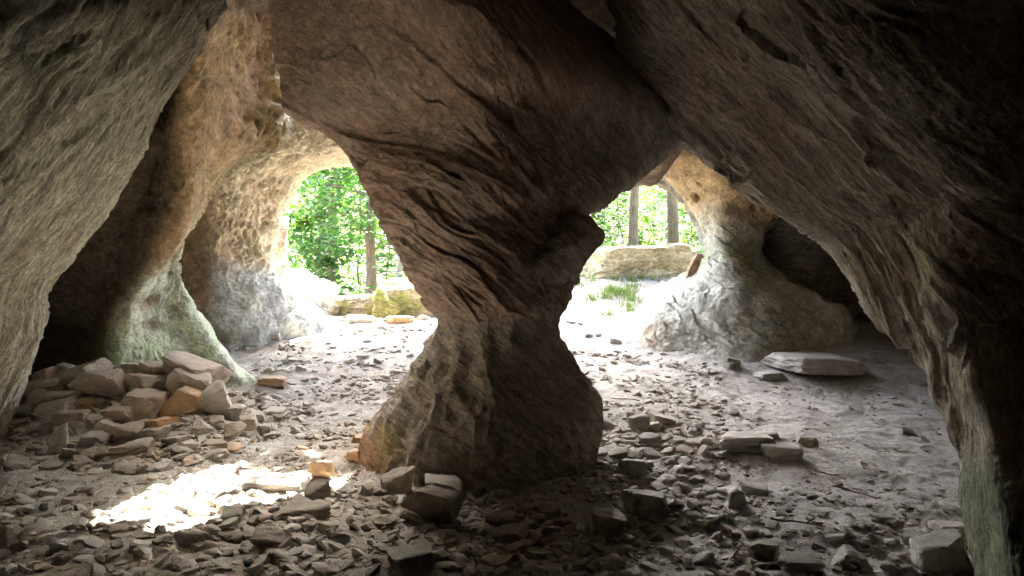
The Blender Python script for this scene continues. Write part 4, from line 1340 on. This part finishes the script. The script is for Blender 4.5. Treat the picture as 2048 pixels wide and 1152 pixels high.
def tree_meshes(seed, height, rad, crown_from, crown_r, nleaf, leaf):
    r = np.random.default_rng(seed)
    zs = np.linspace(-0.5, height, 14)
    path = np.stack([0.05 * np.cumsum(r.normal(0, 1, 14)) * 0.6, 0.05 * np.cumsum(r.normal(0, 1, 14)) * 0.6, zs], 1)
    rr = rad * (1 - 0.75 * np.clip(zs / height, 0, 1)); rr[0] *= 1.6; rr[1] *= 1.15
    parts = [tube(path, rr, 12)]
    cen = []
    for k in range(12):
        z0 = crown_from + (height - crown_from) * (k + 0.5) / 12
        a = r.uniform(0, 6.28)
        L = crown_r * r.uniform(0.6, 1.05) * (1 - 0.5 * (k / 12))
        base = np.array([np.interp(z0, zs, path[:, 0]), np.interp(z0, zs, path[:, 1]), z0])
        tt = np.linspace(0, 1, 6)[:, None]
        br = base + tt * np.array([math.cos(a) * L, math.sin(a) * L, 0.28 * L]) + 0.08 * L * r.normal(0, 1, (6, 3)) * tt
        parts.append(tube(br, rad * 0.28 * (1 - 0.85 * tt[:, 0]), 6))
        m_ = nleaf // 12
        tl = r.uniform(0.25, 1.08, m_)
        c_ = np.stack([np.interp(tl, tt[:, 0], br[:, i]) for i in range(3)], 1)
        clump = r.normal(0, 1, (9, 3)) * np.array([0.30, 0.30, 0.12]) * crown_r * 0.55
        c_ += clump[r.integers(0, 9, m_)] + r.normal(0, 1, (m_, 3)) * np.array([0.10, 0.10, 0.05]) * crown_r
        cen.append(c_)
    wood = raw_mesh('trunk', *join(parts), True)
    crown = raw_mesh('crown', *leaves(np.concatenate(cen), leaf, r, 0.55), False)
    return wood, crown

def sapling_meshes(seed, height, spread, nbr, per, leaf):
    r = np.random.default_rng(seed)
    zs = np.linspace(-0.2, height, 8)
    path = np.stack([0.06 * np.cumsum(r.normal(0, 1, 8)) * height * 0.35, 0.06 * np.cumsum(r.normal(0, 1, 8)) * height * 0.35, zs], 1)
    parts = [tube(path, 0.022 * (1 - 0.75 * np.linspace(0, 1, 8)) * (height / 3) ** 0.5, 6)]
    cen = []
    for k in range(nbr):
        z0 = height * (0.15 + 0.85 * (k + r.random()) / nbr)
        a = r.uniform(0, 6.28)
        L = spread * r.uniform(0.5, 1.1) * (1.1 - 0.6 * z0 / height)
        base = np.array([np.interp(z0, zs, path[:, 0]), np.interp(z0, zs, path[:, 1]), z0])
        tt = np.linspace(0, 1, 5)[:, None]
        br = base + tt * np.array([math.cos(a) * L, math.sin(a) * L, 0.15 * L]) - tt ** 2 * np.array([0, 0, 0.18 * L])
        parts.append(tube(br, 0.008 * (1 - 0.7 * tt[:, 0]), 4))
        tl = r.uniform(0.15, 1.05, per)
        c_ = np.stack([np.interp(tl, tt[:, 0], br[:, i]) for i in range(3)], 1)
        c_ += r.normal(0, 1, (per, 3)) * np.array([0.20, 0.20, 0.05]) * spread * 0.55
        cen.append(c_)
    return raw_mesh('stem', *join(parts), True), raw_mesh('foliage', *leaves(np.concatenate(cen), leaf, r, 0.72), False)

def plant(name, wood, crown, loc, rz, sc, label, cat, group, bark, leafm, cname, wname):
    e = bpy.data.objects.new(name, None)
    C.objects.link(e)
    e.location = loc; e.rotation_euler = (0, 0, rz); e.scale = (sc, sc, sc)
    tag(e, label, cat, group)
    for nm, me, mt in ((wname, wood, bark), (cname, crown, leafm)):
        o = bpy.data.objects.new(nm, me)
        if not me.materials: me.materials.append(mt)
        C.objects.link(o); o.parent = e
        o.material_slots[0].link = 'OBJECT'
        o.material_slots[0].material = mt
    return e

kinds = [tree_meshes(61, 8.0, 0.17, 2.6, 2.2, 3600, 0.19), tree_meshes(62, 9.0, 0.20, 3.2, 2.4, 3600, 0.20), tree_meshes(63, 7.0, 0.12, 2.0, 1.9, 3000, 0.17), tree_meshes(64, 7.5, 0.09, 2.2, 1.8, 2600, 0.17)]
shade_kind = tree_meshes(66, 10.5, 0.115, 4.4, 3.4, 15000, 0.33)  # extra leafy crown, made to shade the right opening
trees = [  # px, distance, kind, scale, grey bark?, label
    (746, 15.0, 0, 0.82, 0, 'thick furrowed trunk in the leafy arch nearest the pillar side'),
    (672, 17.0, 0, 0.9, 0, 'straight brown trunk in the middle of the leafy arch'),
    (643, 18, 3, 0.95, 0, 'slender brown trunk just left of the middle trunk in the arch'),
    (802, 13.6, 3, 0.75, 1, 'pale grey trunk showing beside the pillar edge in the arch'),
    (768, 31, 2, 1.0, 0, 'thin trunk between the thick one and the pale grey one'),
    (1266, 16.0, 4, 1.0, 0, 'straight trunk in the right opening above the flat boulder'),
    (1352, 17.5, 1, 0.8, 0, 'dark trunk close to the holed column in the right opening'),
    (1206, 27, 2, 1.1, 1, 'trunk showing just past the ledge of the pillar'),
    (1238, 38, 2, 1.1, 0, 'thin far trunk in the right opening between two thicker ones'),
    (1312, 40, 0, 1.0, 0, 'far trunk in the right opening between the straight and dark trunks'),
    (1332, 33, 3, 1.0, 0, 'very thin trunk beside the dark trunk in the right opening'),
    (610, 36, 2, 1.0, 0, 'thin far trunk at the column side of the leafy arch'),
    (700, 42, 1, 1.0, 0, 'far trunk behind the leaves in the leafy arch'),
    (1085, 13.4, 4, 0.95, 0, 'tall unseen tree added behind the pillar to shade the right opening'),  # added for its shade, hidden by the pillar
    (1560, 11.6, 4, 0.95, 0, 'tall unseen tree added behind the holed column to shade the right opening'),  # added to cut the skylight at the opening, out of view
    (585, 44, 0, 1.0, 0, 'far trunk almost hidden by leaves beside the pitted column'),
]
kinds.append(shade_kind)
for (px, d, k, sc, grey, lab) in trees:
    x = (px - 1024) / FPX * d
    plant('tree', *kinds[k], (x, d, G(x, d) - 0.05), random.uniform(0, 6.28), sc, lab, 'tree', 'trees outside the cave', M['bark_grey'] if grey else M['bark'], [M['leaf_a'], M['leaf_c'], M['leaf_b']][k % 3], 'crown', 'trunk')
r_ = np.random.default_rng(5)
far_trees = []
for k in range(16):
    d = r_.uniform(32, 62)
    px = r_.uniform(380, 900) if k % 2 else r_.uniform(1080, 1560)
    far_trees.append((px, d, int(r_.integers(0, 4)), r_.uniform(0, 6.28), r_.uniform(0.9, 1.25), k))
WORDS = ['first', 'second', 'third', 'fourth', 'fifth', 'sixth', 'seventh', 'eighth']
for half, where in ((1, 'seen through the leafy arch'), (0, 'seen through the boulder opening')):
    for i, (px, d, kd_, rz, sc, k) in enumerate(sorted(q for q in far_trees if q[5] % 2 == half)):
        x = (px - 1024) / FPX * d
        plant('tree', *kinds[kd_], (x, d, G(x, d) - 0.05), rz, sc, 'background tree %s, %s from the left' % (where, WORDS[i]), 'tree', 'trees of the background wood', M['bark'], [M['leaf_a'], M['leaf_c'], M['leaf_b']][k % 3], 'crown', 'trunk')

saps = [sapling_meshes(71, 2.6, 1.0, 30, 26, 0.17), sapling_meshes(72, 3.8, 1.3, 34, 26, 0.18), sapling_meshes(73, 1.5, 0.8, 22, 24, 0.15), sapling_meshes(74, 5.0, 1.6, 40, 28, 0.19)]
def sapling(px, d, k, sc, lab, grp, mt):
    x = (px - 1024) / FPX * d
    plant('sapling', *saps[k], (x, d, G(x, d) - 0.02), random.uniform(0, 6.28), sc, lab, 'sapling', grp, M['bark'], mt, 'foliage', 'stem')
for i in range(40):
    d = 15.5 + 26 * (i / 40) ** 1.1
    px = r_.uniform(500, 850)
    k = int(r_.choice([0, 1, 2, 3] if d > 17 else [0, 2, 2]))
    sapling(px, d, k, r_.uniform(0.85, 1.2), ['fresh green', 'yellow-green', 'bluish green'][i % 3] + ' ' + ['bushy', 'tall', 'low', 'very tall'][k] + ' sapling in the ' + ('near' if i < 14 else 'middle' if i < 28 else 'far') + ' thicket of the leafy arch', 'saplings in the leafy arch', [M['leaf_a'], M['leaf_b'], M['leaf_c']][i % 3])
for i in range(38):
    d = 16.5 + 22 * (i / 38) ** 1.2
    px = r_.uniform(1100, 1430)
    k = int(r_.choice([0, 1, 2] if d < 24 else [1, 3, 0]))
    sapling(px, d, k, r_.uniform(0.8, 1.1), ['fresh green', 'yellow-green', 'bluish green'][i % 3] + ' ' + ['bushy', 'tall', 'low', 'very tall'][k] + ' sapling ' + ('close' if i < 13 else 'a way' if i < 26 else 'far') + ' behind the flat boulder in the right opening', 'saplings in the right opening', [M['leaf_a'], M['leaf_b'], M['leaf_c']][i % 3])
big = sapling_meshes(81, 1.9, 0.7, 14, 8, 0.24)
x = (770 - 1024) / FPX * 12.6
plant('shrub', *big, (x, 12.6, G(x, 12.6)), 0.4, 1.0, 'shrub with large drooping leaves above the largest mossy boulder', 'shrub', None, M['bark'], M['leaf_c'], 'foliage', 'stem')

twig = sapling_meshes(82, 1.9, 1.1, 18, 26, 0.17)  # unseen shrub added above the gap to dapple the sun patch
plant('shrub', *twig, (-1.25, 8.25, 3.2), 0.0, 1.0, 'thin unseen shrub added on the cave roof to break up the sunbeam', 'shrub', None, M['bark'], M['leaf_a'], 'foliage', 'stem')

def build_undergrowth():
    r = np.random.default_rng(33)
    n = 16000
    d = r.uniform(12.2, 40, n)
    left = r.random(n) < 0.6
    px = np.where(left, r.uniform(430, 900, n), r.uniform(1080, 1500, n))
    x = (px - 1024) / FPX * d
    keep = left | (d > 14.5)
    x, d = x[keep], d[keep]
    c_ = np.stack([x, d, G(x, d) + r.random(len(x)) ** 1.5 * 0.55], 1)
    v, f = leaves(c_, 0.16, r, 0.6)
    tag(obj('undergrowth', raw_mesh('undergrowth', v, f, False), M['leaf_a']), 'low leafy undergrowth on the slope outside', 'undergrowth', None, 'stuff')
    # the wood farther off, one green mass
    n = 60000
    y = 34 + 60 * r.random(n) ** 1.3; x = r.uniform(-55, 55, n)
    z = -1.6 + (7 + 9 * sstep(40, 80, y)) * r.random(n) ** 1.1
    cl = noise(np.stack([x * 0.25, y * 0.25, z * 0.35], 1)) > -0.2
    v, f = leaves(np.stack([x, y, z], 1)[cl], 0.6, r, 0.35)
    tag(obj('far_woods', raw_mesh('far_woods', v, f, False), M['leaf_a']), 'far green wood closing the view', 'woods', None, 'stuff')
    # grass tuft in the right opening
    n = 900
    g = ground_at(1240, 596)
    n = 1500
    tx = np.concatenate([r.normal(0, 0.22, 14), r.normal(0, 0.6, 16) + 0.1]); ty = np.concatenate([r.normal(0, 0.35, 14), r.normal(0, 0.9, 16) + 0.5])
    w_ = r.integers(0, 30, n)
    x = g[0] + tx[w_] + r.normal(0, 0.06, n); y = g[1] + ty[w_] + r.normal(0, 0.08, n)
    z = G(x, y)
    h = r.uniform(0.05, 0.15, n); ang = r.uniform(0, 6.28, n); lean = r.uniform(0.02, 0.08, n)
    b0 = np.stack([x, y, z - 0.01], 1); w = 0.006
    side = np.stack([np.cos(ang), np.sin(ang), 0 * ang], 1)
    fw = np.stack([-np.sin(ang), np.cos(ang), 0 * ang], 1)
    tip = b0 + fw * lean[:, None] + np.stack([0 * h, 0 * h, h], 1)
    V = np.stack([b0 - side * w, b0 + side * w, tip], 1).reshape(-1, 3)
    F = np.arange(3 * n).reshape(n, 3)
    tag(obj('grass', raw_mesh('grass', V, F, False), M['leaf_b']), 'bright patch of grass on the floor of the right opening', 'grass', None, 'stuff')
build_undergrowth()

# ------------------------------------------------------------------ small things
m, nt, b = new_mat('dry_leaf'); b.inputs['Base Color'].default_value = (0.42, 0.34, 0.23, 1); b.inputs['Roughness'].default_value = 0.7
M['dry'] = m
m, nt, b = new_mat('dead_wood'); b.inputs['Base Color'].default_value = (0.16, 0.12, 0.085, 1); b.inputs['Roughness'].default_value = 0.85
M['dead'] = m
def dry_leaf_mesh():
    t = np.linspace(-1, 1, 9)
    w = 0.42 * (1 - np.abs(t) ** 1.8) + 0.02
    rows = np.stack([np.stack([t, s_ * w, 0.25 * t ** 2 + 0.35 * (s_ * w) ** 2 + 0.05 * np.sin(5 * t + s_)], 1) for s_ in (-1, 0, 1)], 1)
    idx = np.arange(27).reshape(9, 3)
    f = np.stack([idx[:-1, :-1], idx[:-1, 1:], idx[1:, 1:], idx[1:, :-1]], -1).reshape(-1, 4)
    return raw_mesh('dry_leaf', rows.reshape(-1, 3), f, True)
dl = dry_leaf_mesh(); dl.materials.append(M['dry'])
for (px, py, w, lab) in [(1098, 985, 26, 'pale dry leaf in the dark rubble at the right foot of the pillar'), (1120, 990, 22, 'second pale dry leaf beside the first at the pillar foot'), (1350, 905, 24, 'dry leaf on the floor short of the flat pair of stones'), (1805, 905, 26, 'pale dry leaf on the bare sand near the layered wall'), (1430, 938, 20, 'dry leaf on the trodden floor nearer than the flat pair'), (700, 1085, 20, 'curled dry leaf in the near rubble below the pillar'), (1765, 952, 22, 'curled dry leaf on the sand below the flat pair'), (1850, 820, 18, 'small dry leaf on the sand close to the layered wall'), (1420, 1090, 24, 'pale dry leaf in the near rubble of the trodden floor')]:
    g = ground_at(px, py)
    o = obj('dry_leaf', dl, None)
    s_ = 0.5 * w / FPX * g[1]
    o.scale = (s_, s_, s_); o.location = (g[0], g[1], G(g[0], g[1]) + 0.012)
    o.rotation_euler = (random.uniform(-0.3, 0.3), random.uniform(-0.3, 0.3), random.uniform(0, 6.28))
    tag(o, lab, 'leaf', 'dry leaves on the floor')
g = ground_at(240, 930)
v, f = tube([(-0.13, 0, 0.0), (-0.04, 0.01, 0.012), (0.05, 0.0, 0.02), (0.14, 0.02, 0.045)], [0.012, 0.012, 0.010, 0.006], 8)
o = obj('stick', raw_mesh('stick', v, f, True), M['dead'])
o.location = (g[0], g[1] - 0.05, G(g[0], g[1]) + 0.06)
tag(o, 'short dead stick lying in front of the stacked stones', 'stick')

def twig_mesh(seed):
    r = np.random.default_rng(seed)
    k = 7
    t_ = np.linspace(0, 1, k)
    path = np.stack([t_ - 0.5, 0.10 * np.cumsum(r.normal(0, 0.5, k)) , 0.03 + 0.04 * np.abs(np.cumsum(r.normal(0, 0.4, k)))], 1)
    side = np.stack([0.1 + 0.22 * t_[:4] * 1.6, path[3, 1] + 0.3 * t_[:4], path[3, 2] + 0.05 * t_[:4]], 1)
    v, f = join([tube(path, 0.022 * (1 - 0.6 * t_), 6), tube(side, 0.012 * (1 - 0.5 * t_[:4]), 5)])
    return raw_mesh('twig', v, f, True)
twigs = [twig_mesh(k) for k in range(4)]
for q in twigs: q.materials.append(M['dead'])
rl = random.Random(21)
for i in range(30):
    px, py = (rl.uniform(1150, 1900), rl.uniform(760, 1130)) if i % 3 else (rl.uniform(80, 1000), rl.uniform(1000, 1140))
    if i % 5 == 0 and i < 10: px, py = rl.uniform(500, 800), rl.uniform(660, 800)
    g = ground_at(px, py)
    if (g[0] + 0.05) ** 2 + (g[1] - 4.7) ** 2 < 0.8: continue
    o = obj('dry_leaf', dl, None)
    s_ = rl.uniform(0.022, 0.042)
    o.scale = (s_, s_, s_); o.location = (g[0], g[1], G(g[0], g[1]) + 0.02)
    o.rotation_euler = (rl.uniform(-0.5, 0.5), rl.uniform(-0.5, 0.5), rl.uniform(0, 6.28))
    later(o, px, py, 'small pale', 'dry leaves on the floor', 'dry leaf')
for i in range(14):
    px, py = (rl.uniform(1200, 1850), rl.uniform(780, 1120)) if i % 2 else (rl.uniform(100, 900), rl.uniform(1010, 1130))
    g = ground_at(px, py)
    o = obj('twig', twigs[i % 4], None)
    s_ = rl.uniform(0.12, 0.28)
    o.scale = (s_, s_, s_); o.location = (g[0], g[1], G(g[0], g[1]) + 0.012)
    o.rotation_euler = (0, rl.uniform(-0.12, 0.12), rl.uniform(0, 6.28))
    later(o, px, py, 'thin dark', 'twigs on the floor', 'twig')
name_the_rest()
